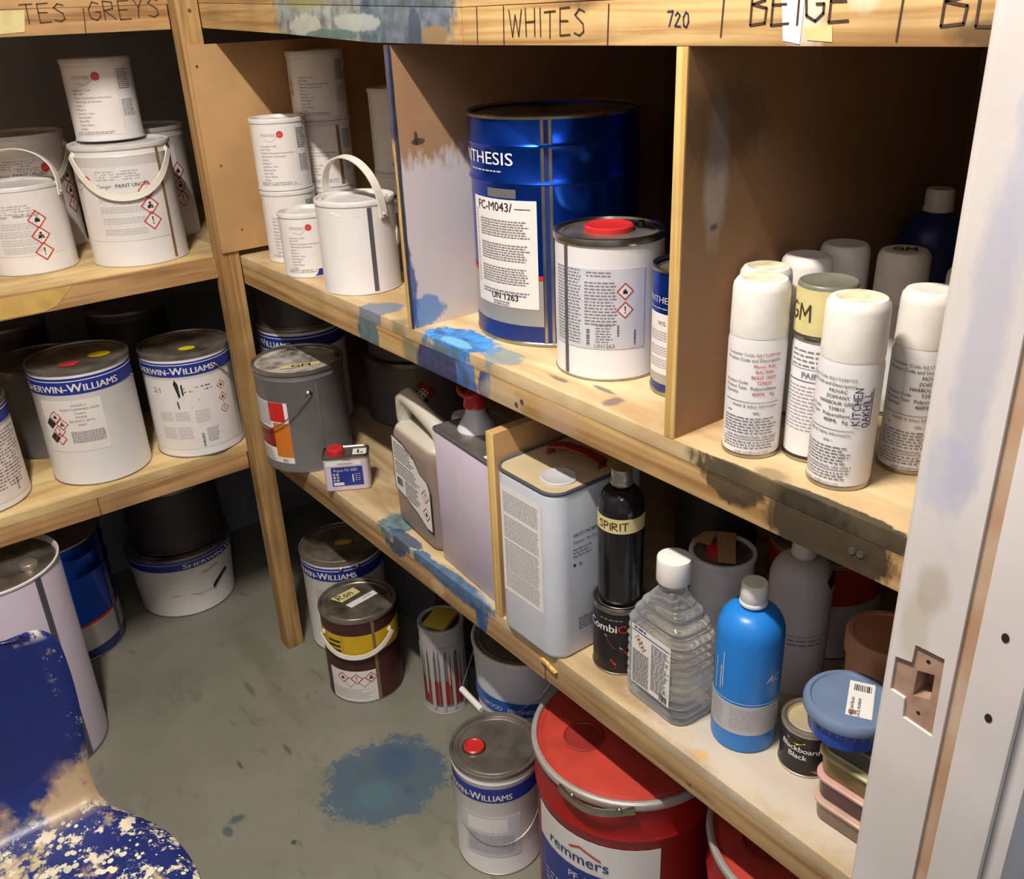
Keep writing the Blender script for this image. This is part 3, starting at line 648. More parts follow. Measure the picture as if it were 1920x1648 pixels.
def bail_up(t, r, az_ear, ze, hgt, tilt=0, strap=(.014,.0024), m='strap', off=.004):
    """stiff handle standing up over the lid between two ears"""
    L = Vector((math.cos(az_ear), math.sin(az_ear), 0)); Q = Vector((-L.y, L.x, 0))
    upv = (Vector((0,0,1))*math.cos(tilt)+Q*math.sin(tilt)); pts = []; ups = []
    q = r+off
    pts.append(L*q+Vector((0,0,ze-.012))); ups.append(L)
    for i in range(25):
        a = PI*i/24; s = math.sin(a)**.8 if 0 < i < 24 else 0
        pts.append(L*(q*math.cos(a))+Vector((0,0,ze))+upv*hgt*s); ups.append(L*math.cos(a)+upv*max(.05,math.sin(a)))
    pts.append(L*-q+Vector((0,0,ze-.012))); ups.append(-L)
    o = MB().tube(pts, 0, flat=strap, up=ups).build('handle', m, t)
    for sg in (0, PI): ear(t, r+off+.0012, az_ear+sg, ze-.005, 'grey_plastic', .0035)
    return o
def lidplane(t, h, az):
    """flat surface on a lid; v runs away from the viewer's side az"""
    f = Vector((math.cos(az), math.sin(az), 0)); return Pln((0,0,h), Vector((0,0,1)).cross(f), -f)
SWT = ['S','HERWIN','-W','ILLIAMS']

# ------------------------------------------------------------------ white trade tins with the small pale logo
def movac_tin(label_txt, loc, r, h, da=-10, style='lever', blue=False, group='white tins with the pale logo', logo=True, name='paint_tin', seam_at=None, torn=False, seed=1, lid='white2', dgr=None):
    t = tin(label_txt, 'paint tin', loc, r, h, 'white', lid, 'white2', style, group, name, seg=36)
    az = face_az(loc[0], loc[1])+R(da)
    lb = label(t, r, az-R(52), az+R(40), h*.08, h*.90)
    p = Print(Cyl(r, az, 0))
    k = r*.36
    if logo: p.movac(-r*.18, h*.76, k)
    rows = ['Computer Code:', 'ISAYT299', 'Product Description Instructions', 'White Paint & Hardener', 'Grade 2', 'Mixing 2:1', 'Quantity 1 Litre', 'Polyurethane', 'Gloss 30%', 'Colour Match', 'Danger']
    for i, s in enumerate(rows):
        m = 'brown_ink' if i % 3 else 'grey_ink'
        p.text(s, -r*.62, h*(.62-.047*i), h*.036, m, .008, 'L')
    p.put(dashes2(-r*.8, h*.10+.004, r*.6, .0035, 2, seed=seed), 'grey_ink')
    p.put(dashes2(r*.78, h*.86, r*1.25, .0042, 10, seed=seed+7), 'grey_ink')
    p.put(dashes2(r*.78, h*.5, r*1.25, .004, 9, seed=seed+9), 'pale_ink')
    if dgr is not None:
        for i, ic in enumerate(('flame','health')): p.diamond(R(dgr)*r, h*(.55-.13*i), h*.06, ic)
    p.build('lettering', lb)
    if seam_at is not None: seam(t, r, az+R(seam_at), .006, h-.01, .008, 'seam_brown')
    if blue:
        p = Print(Cyl(r, az, 0)); p.put(poly2([(r*.18,.002),(r*.30,.008),(r*.36,.016),(r*.44,.018),(r*.52,.016),(r*.56,.008),(r*.82,.004),(r*.8,.001),(r*.4,.0015)]), 'sw_blue', .0012); o = p.build('paint_splash', t); plabel(o, 'blue paint splash at the base')
    return t
ZB = 1.1056; ZC = .6226
# upper shelf, first bay (left to right)
t = movac_tin('white paint tin at the bottom of the front stack beside the end panel', (.110,.090,ZB), .0585, .156, -8, seed=2, logo=False)
t = movac_tin('white tin with red ball logo, topmost of the front stack beside the end panel', (.108,.089,ZB+.1566), .0585, .148, -8, seed=3)
t = movac_tin('small white tin with a blue paint splash at its base left of the white kettle', (.256,.056,ZB), .0555, .132, -6, blue=True, seed=4)
for i in range(3):
    t = movac_tin(['white tin at the bottom of the rear stack, hidden behind the front stack', 'shaded white tin in the middle of the rear stack in the first bay', 'shaded white tin topmost of the rear stack under the top shelf'][i],
        (.0715+.001*i,.2125,ZB+.1433*i), .0615, .1428, -4, logo=False, seam_at=(35 if i == 1 else None), seed=10+i, group='rear stack of white tins', dgr=(-62 if i == 2 else None))
for i in range(2):
    movac_tin(['lower white tin standing in the shade behind the blue-edged divider', 'upper shaded white tin half hidden behind the blue-edged divider'][i], (.215,.325,ZB+.1755*i), .060, .175, 26, logo=False, seed=20+i, group='shaded tins behind the divider')
t = tin('grey lidded tin just behind the white kettle in the first bay', 'paint tin', (.405,.255,ZB), .062, .150, 'grey_tin', 'tin_dull', 'tinplate', 'press')
MB().lathe([(.016,.144),(.016,.156),(.013,.160),(0,.160)], 20).build('cap', 'grey_plastic', t)
# white kettle with a standing strap handle
lc = (.437,.080,ZB); r = .0765; h = .178
t = tin('plain white tin kettle with a strap handle standing up and a grey seam stripe', 'paint kettle', lc, r, h, 'white', 'white2', 'white2', 'lever', name='paint_kettle'); az = face_az(*lc[:2])
seam(t, r, az+R(19), .006, h-.012, .0085, 'seam'); bail_up(t, r, az+R(40), h-.022, .098, R(-8), (.017,.0026))
p = Print(Cyl(r, az)); p.put(poly2([(-.052,h-.022),(-.030,h-.026),(.0,h-.026),(.024,h-.021),(.02,h-.0185),(-.05,h-.017)]), 'strap', .0008); p.build('drip_mark', t)
ear(t, r, az+R(84), h*.55, 'strap', .02)

# ------------------------------------------------------------------ second bay: blue drums and the 5 litre tin
def synth(label_txt, cat, loc, r, h, da, name, group=None, lw=(-68,-12), seam_da=-5, big=True):
    t = thing(name, label_txt, cat, loc, 0, group); az = face_az(*loc[:2])
    prof = [(r-.002,0),(r,.001),(r,h*.71)]
    if big: prof += [(r+.0035,h*.725),(r,h*.745),(r,h*.865),(r+.0035,h*.88),(r,h*.895)]
    prof += [(r,h-.004),(r-.001,h-.003)]
    MB().lathe(prof, 48).build('body', 'syn_blue', t)
    band(t, r, .006, h*.095, 'syn_navy', name='lower_band'); band(t, r, h*.095, h*.305, 'syn_silver', name='silver_band', off=.0006); band(t, r, h*.305, h*.328, 'red_print', name='red_stripe')
    MB().lathe([(r-.004,0),(r+.0015,.0005),(r+.002,.005),(r+.0006,.0065)], 48).build('base_seam', 'tinplate', t)
    MB().lathe([(r-.001,h-.006),(r+.003,h-.005),(r+.0035,h-.001),(r+.001,h+.001),(r-.004,h-.003)], 48).build('rim', 'tinplate', t)
    MB().lathe([(r-.0035,h-.012),(r-.0038,h-.006),(r*.9,h-.010),(0,h-.010)], 48).build('lid', 'tin_dull', t)
    for d, w_, m in ((0,.0185,'syn_navy'),(-.0058,.0045,'tinplate'),(.0058,.0045,'tinplate')):
        a = az+R(seam_da)+d/r; curved(r, a-w_/2/r, a+w_/2/r, .005, h-.004, .0010+(.0006 if m == 'tinplate' else 0)+(.0036 if False else 0), .002, 2).build('seam', m, t)
    a0, a1 = az+R(lw[0]), az+R(lw[1])
    lb = label(t, r, a0, a1, h*.175, h*.655, off=.0012)
    u0 = R(lw[0])*r; u1 = R(lw[1])*r; p = Print(Cyl(r, az))
    if big:
        p.text('FC-M043/', (u0+u1)/2-.012, h*.605, .019, 'ink', .008, off=.0018); p.put(rect2((u0+u1)/2+.030, h*.617, u1-.010, h*.620, 3), 'ink', .0017)
        for k, z in enumerate((.565,.46,.355)):
            p.put(dashes2((u0+u1)/2-.046, h*z, u1-.012, .0040, 7, seed=40+k, ragged=.12, wl=(.003,.008)), 'grey_ink', .0016)
        p.put(dashes2(u0+.006, h*.60, (u0+u1)/2-.054, .0046, 26, seed=44, wl=(.003,.007)), 'pale_ink', .0016)
        p.put(dashes2(u0+.02, h*.248, u1-.006, .0045, 2, seed=47), 'grey_ink', .0016)
        p.text('UN 1263', (u0+u1)/2+.004, h*.208, .015, 'ink', .014, off=.0018); p.put(dashes2((u0+u1)/2-.020, h*.198, (u0+u1)/2+.02, .004, 2, seed=48), 'grey_ink', .0016)
        pr = Print(Cyl(r, az)); pr.text('SYNTHESIS', R(-27)*r, h*.80, .026, 'paper', .006, 'R', sx=1.32, off=.0016)
        pr.put(dashes2(R(-70)*r, h*.775, R(-36)*r, .006, 1, .0022, seed=5, ragged=0), 'grey_plastic', .0014)
        pr.build('lettering', t)
        band(t, r, h*.662, h*.70, 'grey_tin', az+R(-50), az+R(-26), 'tab_mark')
    else:
        p.text('1KG', u0*.5+u1*.5, h*.57, .008, 'grey_ink', .01, off=.0018)
        for k, z in enumerate((.52,.40,.30)): p.put(dashes2(u0+.004, h*z, u1-.004, .0036, 4, seed=50+k, wl=(.002,.006)), 'pale_ink', .0016)
        pr = Print(Cyl(r, az)); pr.text('SYNTHESIS', (u1)-.004, h*.74, .0125, 'grey_plastic', .012, 'R', sx=1.1, off=.0016); pr.put(dashes2(u0, h*.70, u1, .004, 1, .0014, seed=6), 'grey_plastic', .0014); pr.build('lettering', t)
    p.build('lettering', lb)
    return t
synth('large metallic blue and silver drum with a white label standing against the oversprayed divider', 'drum', (.8935,.206,ZB), .1355, .352, 0, 'steel_drum')
synth('dark blue drum in deep shade at the back of the middle bay', 'drum', (1.185,.455,ZB), .138, .372, 0, 'steel_drum', lw=(-120,-70), seam_da=-100)
synth('small blue and silver tin with a white label half hidden by the plain divider edge', 'paint tin', (1.250,.142,ZB), .050, .178, 0, 'paint_tin', lw=(-78,-10), seam_da=80, big=False)
lc = (1.104,.130,ZB); r = .079; h = .206
t = tin('white tin with red plug and two hazard diamonds in front of the blue drum', 'paint tin', lc, r, h, 'white', 'tin_dull', 'tinplate', 'press', name='solvent_tin', bead=False); az = face_az(*lc[:2])
seam(t, r, az+R(-50), .005, h-.012, .0065, 'seam')
MB().lathe([(.036,h-.006),(.036,h+.001),(.033,h+.003),(.029,h+.001),(.010,h),(0,h)], 28, c=(-.006,.004)).build('cap', 'red_cap', t)
MB().lathe([(.0,h-.006),(.006,h-.005),(.005,h+.004),(0,h+.005)], 12, c=(.018,.045)).build('lug', 'chair_metal', t)
lb = label(t, r, az-R(72), az+R(38), h*.235, h*.80, 'paper_grey'); p = Print(Cyl(r, az))
p.put(dashes2(R(-66)*r, h*.79, R(-30)*r, .0046, 24, seed=60, ragged=.1, wl=(.003,.008)), 'grey_ink'); p.put(dashes2(R(-24)*r, h*.78, R(6)*r, .0046, 2, seed=61), 'grey_ink')
p.put(dashes2(R(-26)*r, h*.71, R(8)*r, .0046, 14, seed=62, ragged=.1), 'grey_ink')
p.diamond(R(16)*r, h*.645, .0125, 'flame'); p.diamond(R(16)*r, h*.515, .0125, 'excl')
p.put(barcode2(R(-24)*r, h*.26, .005, .024, 1, True), 'ink'); p.put(barcode2(R(8)*r, h*.33, .003, .016, 2, True), 'ink'); p.put(barcode2(R(26)*r, h*.26, .003, .022, 3, True), 'ink')
p.put(dashes2(R(-14)*r, h*.41, R(5)*r, .0040, 7, seed=63, wl=(.003,.007)), 'grey_ink'); p.text('UN1263', R(-5)*r, h*.245, .0085, 'grey_ink', .012)
p.build('lettering', lb)

# ------------------------------------------------------------------ third bay: aerosol cans
SPRAY_ROWS = {'grey': [('Computer Code:  ISAYT299**F3','red'),('Product Code and Description:',''),('Movac RAL','red'),('RAL7006','red'),('BEIGE GREY','red'),('T29825','red'),('Polyurethane',''),('400ML   Kg','red')],
              'kit': [('Computer Code:  ISAYT299**F3',''),('Product Code and Description:',''),('MOVAC',''),('ZOFFANY',''),('HARBOUR GREY',''),('T29810',''),('Polyurethane',''),('400ML   Kg','')]}
def spray(label_txt, loc, r=.0325, h=.207, cap='cap_white', rows=None, da=0, hand=None, top=None, group='white aerosol paint cans', capz=.148, tape=None, dark=False, n=32):
    t = thing('spray_can', label_txt, 'spray can', loc, 0, group); az = face_az(*loc[:2])+R(da)
    MB().lathe([(r-.003,.0002),(r-.001,.0006),(r+.0003,.003),(r,.006),(r,capz-.010),(r-.0012,capz-.004),(r-.0016,capz)], n).build('body', 'white', t)
    MB().lathe([(r-.004,0),(r+.0005,.0004),(r+.0010,.003),(r+.0002,.0052)], n).build('base_rim', 'tinplate', t)
    rc = r-.0012 if not tape else r+.0002
    if cap == 'cap_dusty': MB().lathe([(rc-.0088,h+.0002),(rc*.55,h-.0004),(0,h-.0006)], n).build('cap_top', 'cap_top', t)
    MB().lathe([(rc,capz-.001),(rc+.0004,capz+.002),(rc-.0002,h-.012),(rc-.0012,h-.006),(rc-.0045,h-.0012),(rc-.009,h),(rc*.55,h-.0008),(0,h-.001)] if not tape else
               [(rc,capz+.004),(rc,h-.003),(rc-.001,h-.0006),(rc-.002,h),(rc-.004,h-.0012),(0,h-.0016)], n).build('cap', cap, t)
    if tape:
        MB().lathe([(r-.001,capz-.001),(r+.0012,capz),(r+.0014,capz+.003),(r-.002,capz+.0045)], n).build('collar', 'tinplate', t)
        b = band(t, rc, capz+.006, h-.005, 'tape', az-R(115), az+R(115), 'tape'); p = Print(Cyl(rc, az)); p.put(shift(hand2(tape, .019, .0022, adv=.84, seed=12), -.006, capz+.022), 'marker', .0014); p.build('marker_lettering', b)
        band(t, r, .004, .0075, 'ink', name='dark_band')
    p = Print(Cyl(r, az))
    if rows:
        u = -r*.55
        p.text(rows[0][0].split('  ')[0], -.034, .128, .0050, 'grey_ink', .006, 'L'); p.text('ISAYT299**F3', .002, .1278, .0050, 'red_ink' if rows[0][1] else 'grey_ink', .006, 'L')
        p.text(rows[1][0], -.034, .1215, .0052, 'ink', .003, 'L')
        for i, (s, c) in enumerate(rows[2:]): p.text(s, .013, .1145-.0068*i, .0056, 'red_ink' if c else 'ink', .005)
        for i, s in enumerate(('Product Code:', 'Product Type:', 'Quantity:')): p.text(s, -.034, .094-.0062*i, .005, 'ink', .003, 'L')
        p.put(rect2(-.034, .0712, .034, .0719, 8), 'grey_ink'); p.text('Health & Safety Information', .004, .0655, .0048, 'grey_ink', .008)
        p.put(dashes2(-.030, .060, .028, .006, 1, .0022, seed=70, ragged=.3, dens=.5), 'pale_ink')
        p.put(dashes2(-.034, .052, .034, .0037, 6, .0014, seed=71, ragged=.2, wl=(.003,.009)), 'grey_ink')
        p.text('FOR PROFESSIONAL USE ONLY', .004, .0262, .0046, 'ink', .002); p.put(rect2(-.034, .0238, .034, .0244, 8), 'ink')
        p.put(dashes2(-.034, .0215, .034, .0036, 3, .0014, seed=72, ragged=.15, wl=(.002,.006)), 'grey_ink'); p.text('email: info@movac.com', .004, .0068, .0042, 'grey_ink', .01)
    elif dark is False and tape:
        p.put(dashes2(-.030, .136, .030, .0056, 4, .0016, seed=80, wl=(.004,.01)), 'grey_ink'); p.text('PAINT', .0, .104, .010, 'grey_ink', .016); p.put(rect2(-.034,.0995,.034,.1003,8), 'navy_ink'); p.put(rect2(-.034,.1145,.034,.115,8), 'navy_ink')
        p.put(dashes2(-.034, .094, .034, .0044, 13, .0013, seed=81, wl=(.003,.009)), 'pale_ink')
    if p.m: p.build('lettering', t)
    if hand:
        a = hand2('KITCHEN', .0082, .0011, adv=.82, seed=14); q = Print(Cyl(r, az)); q.put(shift(a, .0375, .101, PI/2), 'purple_marker', .0014); q.build('marker_lettering', t)
        a = hand2('OAKHILL', .0080, .0011, adv=.82, seed=15); q = Print(Cyl(r, az)); q.put(shift(a, .0480, .097, PI/2), 'purple_marker', .0014); q.put(stroke2([(.0495,.078),(.0500,.120)], .0011), 'purple_marker', .0014); q.build('marker_lettering', t)
    if top:
        pl_ = lidplane(t, h, az); q = Print(pl_); q.put(shift(hand2(top, .016, .0026, adv=.86, seed=16), .002, -.008), 'marker', .0005); q.build('marker_lettering', t)
    return t
spray('front white spray can with KITCHEN OAKHILL written up its side', (1.552,.062,ZB), .0342, .211, 'cap_dusty', SPRAY_ROWS['kit'], -38, hand=True)
spray('white spray can with red printed code lines at the left of the group', (1.436,.052,ZB), .0335, .211, 'cap_dusty', SPRAY_ROWS['grey'], -4)
spray('spray can with a grey top wrapped in yellow masking tape', (1.493,.094,ZB), .0325, .210, 'cap_grey', None, -10, tape='GM 5.')
spray('white spray can at the right, partly hidden by the door frame', (1.583,.150,ZB), .0325, .207, 'cap_white', SPRAY_ROWS['kit'], 0)
spray('spray can with a dusty cap touching the plain divider, behind the red-lettered can', (1.394,.113,ZB), .0325, .205, 'cap_dusty', None, 0)
spray('shaded white spray can second in the row along the plain divider', (1.396,.190,ZB), .0325, .205, 'cap_white', None, 0)
spray('tall shaded white spray can farthest back along the plain divider', (1.397,.268,ZB), .0325, .206, 'cap_white', None, 0)
spray('white spray can with GM written in marker on its cap', (1.474,.276,ZB), .0325, .209, 'cap_white', None, 0, top='GM')
spray('spray can mostly hidden behind the door frame at the far right', (1.572,.262,ZB), .0325, .206, 'cap_white', None, 0)
def round_bottle(label_txt, cat, loc, r, h, m, capm, capr, caph, sh=.30, name='bottle', group=None, neck=None, ribs=True):
    t = thing(name, label_txt, cat, loc, 0, group); nk = neck or capr*.85; hs = h-caph-.004
    pr = [(r-.004,0),(r-.0008,.002),(r,.006),(r,hs-sh*r*2.0)]
    z0 = hs-sh*r*2.0
    for k in range(1, 9):
        a = PI/2*k/8; pr.append((nk+(r-nk)*math.cos(a)**.85 if k < 8 else nk, z0+(hs-z0)*math.sin(a)**1.05))
    pr += [(nk,h-caph+.002)]
    MB().lathe(pr, 36).build('body', m, t)
    mb = MB(); mb.lathe([(capr,h-caph),(capr*1.04,h-caph+.001),(capr*1.04,h-caph+.005),(capr*.98,h-caph+.0065),(capr*.98,h-caph+.0075),(capr,h-caph+.008),(capr*.97,h-.003),(capr*.9,h),(0,h)], 28)
    mb.build('cap', capm, t)
    return t
t = round_bottle('dark blue bottle with white cap in the shade behind the spray cans', 'bottle', (1.412,.455,ZB), .046, .250, 'syn_navy', 'cap_white', .019, .03, .5)

# ------------------------------------------------------------------ left rack, upper shelf
def diam_tin(label_txt, loc, r, h, da, strapkind, name='paint_tin', style='press', icons=3, dz=.0, du=30, group='large white tins with hazard diamonds', seam_da=None, seed=1, logo_da=None, dk=.080, sp=.128):
    t = tin(label_txt, 'paint tin', loc, r, h, 'white', 'white2', 'white2', style, group, name); az = face_az(*loc[:2])+R(da)
    lb = label(t, r, az-R(62), az+R(44), h*.22, h*.83, 'white'); p = Print(Cyl(r, az))
    u1 = R(du)*r; dr = h*dk
    q = Print(Cyl(r, az))
    for i in range(icons): q.diamond(u1, h*(.625+dz-sp*i), dr, ('flame','health','excl')[i])
    q.build('hazard_diamond', lb)
    p.put(dashes2(-r*.62, h*.80, r*.3, .0055, 4, .003, seed=seed, wl=(.006,.02)), 'pale_ink')
    p.text('Danger', -r*.62, h*.665, h*.042, 'grey_ink', .006, 'L'); p.text('PAINT UN1263', -r*.24, h*.665, h*.042, 'ink', .014, 'L')
    for k in range(4):
        p.put(dashes2(-r*.66, h*(.60-.092*k), r*.28, .0038, 4, .0016, seed=seed+k, ragged=.08, wl=(.004,.011)), 'pale_ink'); p.put(rect2(-r*.68, h*(.62-.092*k), r*.32, h*(.623-.092*k), 6), 'grey_plastic')
    p.build('lettering', lb)
    if logo_da is not None: q = Print(Cyl(r, az)); q.movac(R(logo_da)*r, h*.70, r*.30); q.build('logo', lb)
    if seam_da is not None: seam(t, r, az+R(seam_da), .006, h-.012, .007, 'seam_brown')
    return t, az
t, az = diam_tin('large white tin with a drooping strap handle carrying a smaller tin on its lid', (-.178,-.168,1.1056), .105, .262, 0, None, du=21, seam_da=44, seed=90, logo_da=-66)
bail_hang(t, .105, az+R(-3), .262*.92, .088, strap=(.014,.0026), m='strap', off=.007, span=66, ears=True)
t, az = diam_tin('shorter white tin with a raised strap handle at the left end of the upper shelf', (-.268,-.381,1.1056), .0905, .189, 0, None, style='lever', du=15, seed=95, dz=.0, dk=.108, sp=.185)
bail_up(t, .0905, az+R(62), .189-.018, .088, R(14), (.017,.0026))
t, az = diam_tin('large white tin at the back behind the tin with the raised handle', (-.50,-.315,1.1056), .105, .272, 0, None, du=60, seed=100, logo_da=10)
bail_hang(t, .105, az, .24, .09, strap=(.013,.0025), m='strap', off=.007, span=75)
t, az = diam_tin('large white tin squeezed against the corner post behind the tin carrying another', (-.408,-.052,1.1056), .105, .268, 0, None, du=44, seed=105, dz=-.02)
t = movac_tin('white tin with red ball logo standing on a larger tin, left rack', (-.238,-.166,1.1056+.2628), .073, .170, -14, seed=120, lid='white2')

# ------------------------------------------------------------------ blue-banded pails on the left rack and floor
def sw_pail(label_txt, loc, r, h, tdeg, da=0, group='white pails with a blue lettered band', lid='tin_dirty', taper=0.0, bz=(.80,.935), wd=111, lb=None, name='paint_pail', ears=None, drop=.12):
    t = tin(label_txt, 'paint pail', loc, r, h, 'white', lid, 'tin_dull', 'press', group, name, taper=taper); az = face_az(*loc[:2])
    b = band(t, r, h*bz[0], h*bz[1], 'sw_blue', name='band'); p = Print(Cyl(r, az))
    p.put(shift(smallcaps(SWT, h*.098, .024, R(wd)*r), R(tdeg)*r, h*(bz[0]+.022)), 'paper', .0016); o = p.build('lettering', b); plabel(o, 'white capital lettering')
    return t, az
t, az = sw_pail('white pail with yellowed label and black and red diamonds, lower left shelf', (-.175,-.364,ZC), .112, .286, -19, wd=117)
lb = label(t, .112, az-R(58), az+R(14), .088, .214); p = Print(Cyl(.112, az))
for i, (du, dv, ic) in enumerate(((-.093,.176,'flame'),(-.080,.158,'health'),(-.090,.141,'excl'))): p.diamond(du+.012, dv, .0155, ic)
for du, dv in ((-.108,.160),(-.106,.124)): p.put(poly2([(du+.026,dv),(du+.012,dv+.014),(du-.0,dv),(du+.012,dv-.014)]), 'ink', .0016)
p.put(shift(ring2((0,0),.0155,.0025), -.079, .122), 'red_ink', .0020)
for k, s in enumerate(('DANGER 3','HIGHLY FLAMMABLE LIQUID','Contains:','XYLENE','SEE SAFETY DATA','SHEET')): p.text(s, -.022, .2-.0096*k, .0068, 'brown_ink', .012)
p.put(dashes2(-.052, .138, .022, .0036, 8, .0022, seed=130, ragged=.05, wl=(.003,.008)), 'grey_ink'); p.build('lettering', lb)
for a in (72,-108): ear(t, .112, az+R(a), .226, 'tinplate', .006)
p = Print(lidplane(t, .286-.0052, az)); p.put(circ2((.048,-.012), .025, 20, .021), 'sticker_y', .0015); p.build('sticker', t); p = Print(lidplane(t, .286-.0052, az)); p.put(poly2([(-.045,-.055),(-.012,-.068),(.004,-.046),(-.006,-.026),(-.036,-.030)]), 'logo_red', .0015); p.build('red_smear', t)
t, az = sw_pail('white pail with torn printed label nearest the corner post, lower left shelf', (-.150,-.124,ZC), .107, .266, -24, wd=114, bz=(.80,.93))
lb = label(t, .107, az-R(70), az+R(58), .022, .204); p = Print(Cyl(.107, az))
p.text('2:1', -.088, .172, .020, 'grey_ink', .01); p.build('lettering', lb); p = Print(Cyl(.107, az)); p.put(poly2([(-.042,.196),(-.037,.206),(-.031,.194),(-.030,.162),(-.034,.158)]), 'ink', .0009); p.put(poly2([(-.026,.190),(-.022,.194),(-.021,.166),(-.025,.164)]), 'ink', .0009); p.put(poly2([(-.041,.148),(-.038,.152),(-.036,.132),(-.039,.130)]), 'ink', .0009)
p.build('paint_drip', lb); p = Print(Cyl(.107, az)); p.put(stroke2([(-.09,.129),(-.01,.130),(.012,.150),(.06,.172)], .0012), 'grey_ink')
for k, (u, v, n_) in enumerate(((-.092,.122,6),(-.052,.122,6),(-.004,.122,8),(-.092,.082,8),(-.052,.082,8))): p.put(dashes2(u, v, u+.036, .0042, n_, .0018, seed=140+k, ragged=.12, wl=(.003,.008)), 'pale_ink')
for k, v in enumerate((.184,.152,.122)): p.diamond(.072, v-.012, .0125, ('flame','health','excl')[k])
p.put(barcode2(.002, .026, .006, .036, 5, True), 'ink'); p.put(dashes2(.016, .072, .048, .0042, 9, .002, seed=149, wl=(.003,.007)), 'grey_ink'); p.put(dashes2(-.02, .184, .052, .009, 2, .004, seed=150, ragged=.1, wl=(.01,.03)), 'grey_ink'); p.build('lettering', lb)
bail_hang(t, .107, az+R(100), .226, .075, .0016, 'wire', off=.005, span=64)
p = Print(lidplane(t, .266-.0052, az)); p.put(circ2((.006,-.042), .020, 20, .015), 'sticker_y', .001); p.build('sticker', t)
t, az = sw_pail('white pail with large pinkish label at the left end, lower left shelf', (-.188,-.640,ZC), .110, .243, -80)
lb = label(t, .110, az-R(40), az+R(78), .018, .185); p = Print(Cyl(.110, az))
p.put(dashes2(-.07, .178, .135, .0075, 18, .0035, seed=160, ragged=.12, wl=(.006,.02)), 'brown_ink'); p.put(barcode2(.09, .03, .006, .03, 6, True), 'ink'); p.build('lettering', lb)
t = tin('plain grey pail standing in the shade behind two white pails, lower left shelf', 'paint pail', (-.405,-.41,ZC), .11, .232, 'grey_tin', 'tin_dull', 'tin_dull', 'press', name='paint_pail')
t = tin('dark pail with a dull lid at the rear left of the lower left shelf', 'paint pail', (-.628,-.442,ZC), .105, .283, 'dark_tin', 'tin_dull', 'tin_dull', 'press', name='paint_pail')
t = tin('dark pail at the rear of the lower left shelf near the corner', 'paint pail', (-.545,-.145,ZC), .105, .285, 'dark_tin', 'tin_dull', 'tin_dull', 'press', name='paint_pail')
# floor under the left rack
lc = (-.058,-.672,.0006); r = .143; h = .518
t = thing('steel_drum', 'tall plain white drum with a grey seam standing behind the blue chair', 'drum', lc); az = face_az(*lc[:2])
MB().lathe([(r-.002,0),(r,.001),(r,h-.006),(r-.001,h-.004)], 52).build('body', 'lilac', t)
MB().lathe([(r-.004,0),(r+.0014,.0004),(r+.0018,.005),(r+.0004,.0065)], 52).build('base_seam', 'grey_tin', t)
MB().lathe([(r-.001,h-.007),(r+.0025,h-.005),(r+.0028,h-.001),(r,h+.001),(r-.004,h-.004),(r-.005,h-.014)], 52).build('rim', 'white', t)
MB().lathe([(r-.0045,h-.016),(r-.0048,h-.014),(r*.92,h-.013),(r*.6,h-.014),(r*.58,h-.017),(0,h-.017)], 52).build('lid', 'tin_dull', t)
for d in (-.004,.004): seam(t, r+.0004, az+R(34)+d/r, .006, h-.003, .0068, 'seam')
MB().lathe([(.020,h-.014),(.020,h-.006),(.017,h-.002),(.010,h-.0015),(0,h-.0015)], 20, c=(.045,.072)).build('bung', 'foil', t)
lc = (-.455,-.505,.0006); t = synth('dark blue and silver drum in the shade under the left rack', 'drum', lc, .14, .36, 0, 'steel_drum', lw=(-40,-8), seam_da=60)
lc = (-.475,-.158,.0006); t, az = sw_pail('white tapered pail under the left rack in shade, with a dark stripe on its front', lc, .150, .205, 52, taper=.09, wd=108, bz=(.80,.97))
p = Print(Cyl(.1425, az)); p.put(poly2([(.068,.082),(.125,.114),(.128,.104),(.070,.070)]), 'chair_metal', .006); p.text('INDUSTRIAL', .072, .136, .010, 'grey_ink', .014, rot=.12, off=.005); p.put(stroke2([(-.05,.078),(.03,.070),(.07,.072)], .0015), 'grey_ink', .004); p.build('lettering', t)
t = tin('dark brown-grey pail stacked on the shaded white pail under the left rack', 'paint pail', (-.485,-.15,.2066), .135, .20, 'dark_tin', 'tin_dull', 'tin_dull', 'press', name='paint_pail')

# ------------------------------------------------------------------ right rack, lower shelf
lc = (.122,.050,ZC); r = .104; h = .253
t = tin('grey paint pail with red and orange label and GM on its splashed lid', 'paint pail', lc, r, h, 'grey_tin', 'tin_splash', 'tin_dull', 'press', name='paint_pail'); az = face_az(*lc[:2])
lb = label(t, r, az-R(88), az-R(22), .024, .178, 'paper')
p = Print(Cyl(r, az))
p.put(rect2(R(-86)*r, .118, R(-50)*r, .176, 4), 'grey_plastic', .0012); p.put(rect2(R(-50)*r, .130, R(-27)*r, .178, 3), 'red_print', .0012); p.put(rect2(R(-86)*r, .062, R(-46)*r, .112, 4), 'darkred', .0012)
p.put(rect2(R(-46)*r, .040, R(-22)*r, .127, 3), 'orange', .0012); p.put(dashes2(R(-84)*r, .055, R(-50)*r, .006, 5, .0025, seed=170), 'grey_ink', .0014); p.put(barcode2(R(-38)*r, .027, .014, .008, 7), 'grey_ink', .0014); p.build('lettering', lb)
seam(t, r, az+R(18), .005, h*.88, .006, 'grey_tin'); ear(t, r, az+R(8), .196, 'tinplate', .0085)
pts = []
for i in range(18):
    k = i/17; a = az+R(8-80*k); q = r+.006+.004*math.sin(PI*k); pts.append((q*math.cos(a), q*math.sin(a), .194-.082*math.sin(PI*.62*k)**1.1))
MB().tube(pts, .0016, 8).build('handle', 'wire', t)
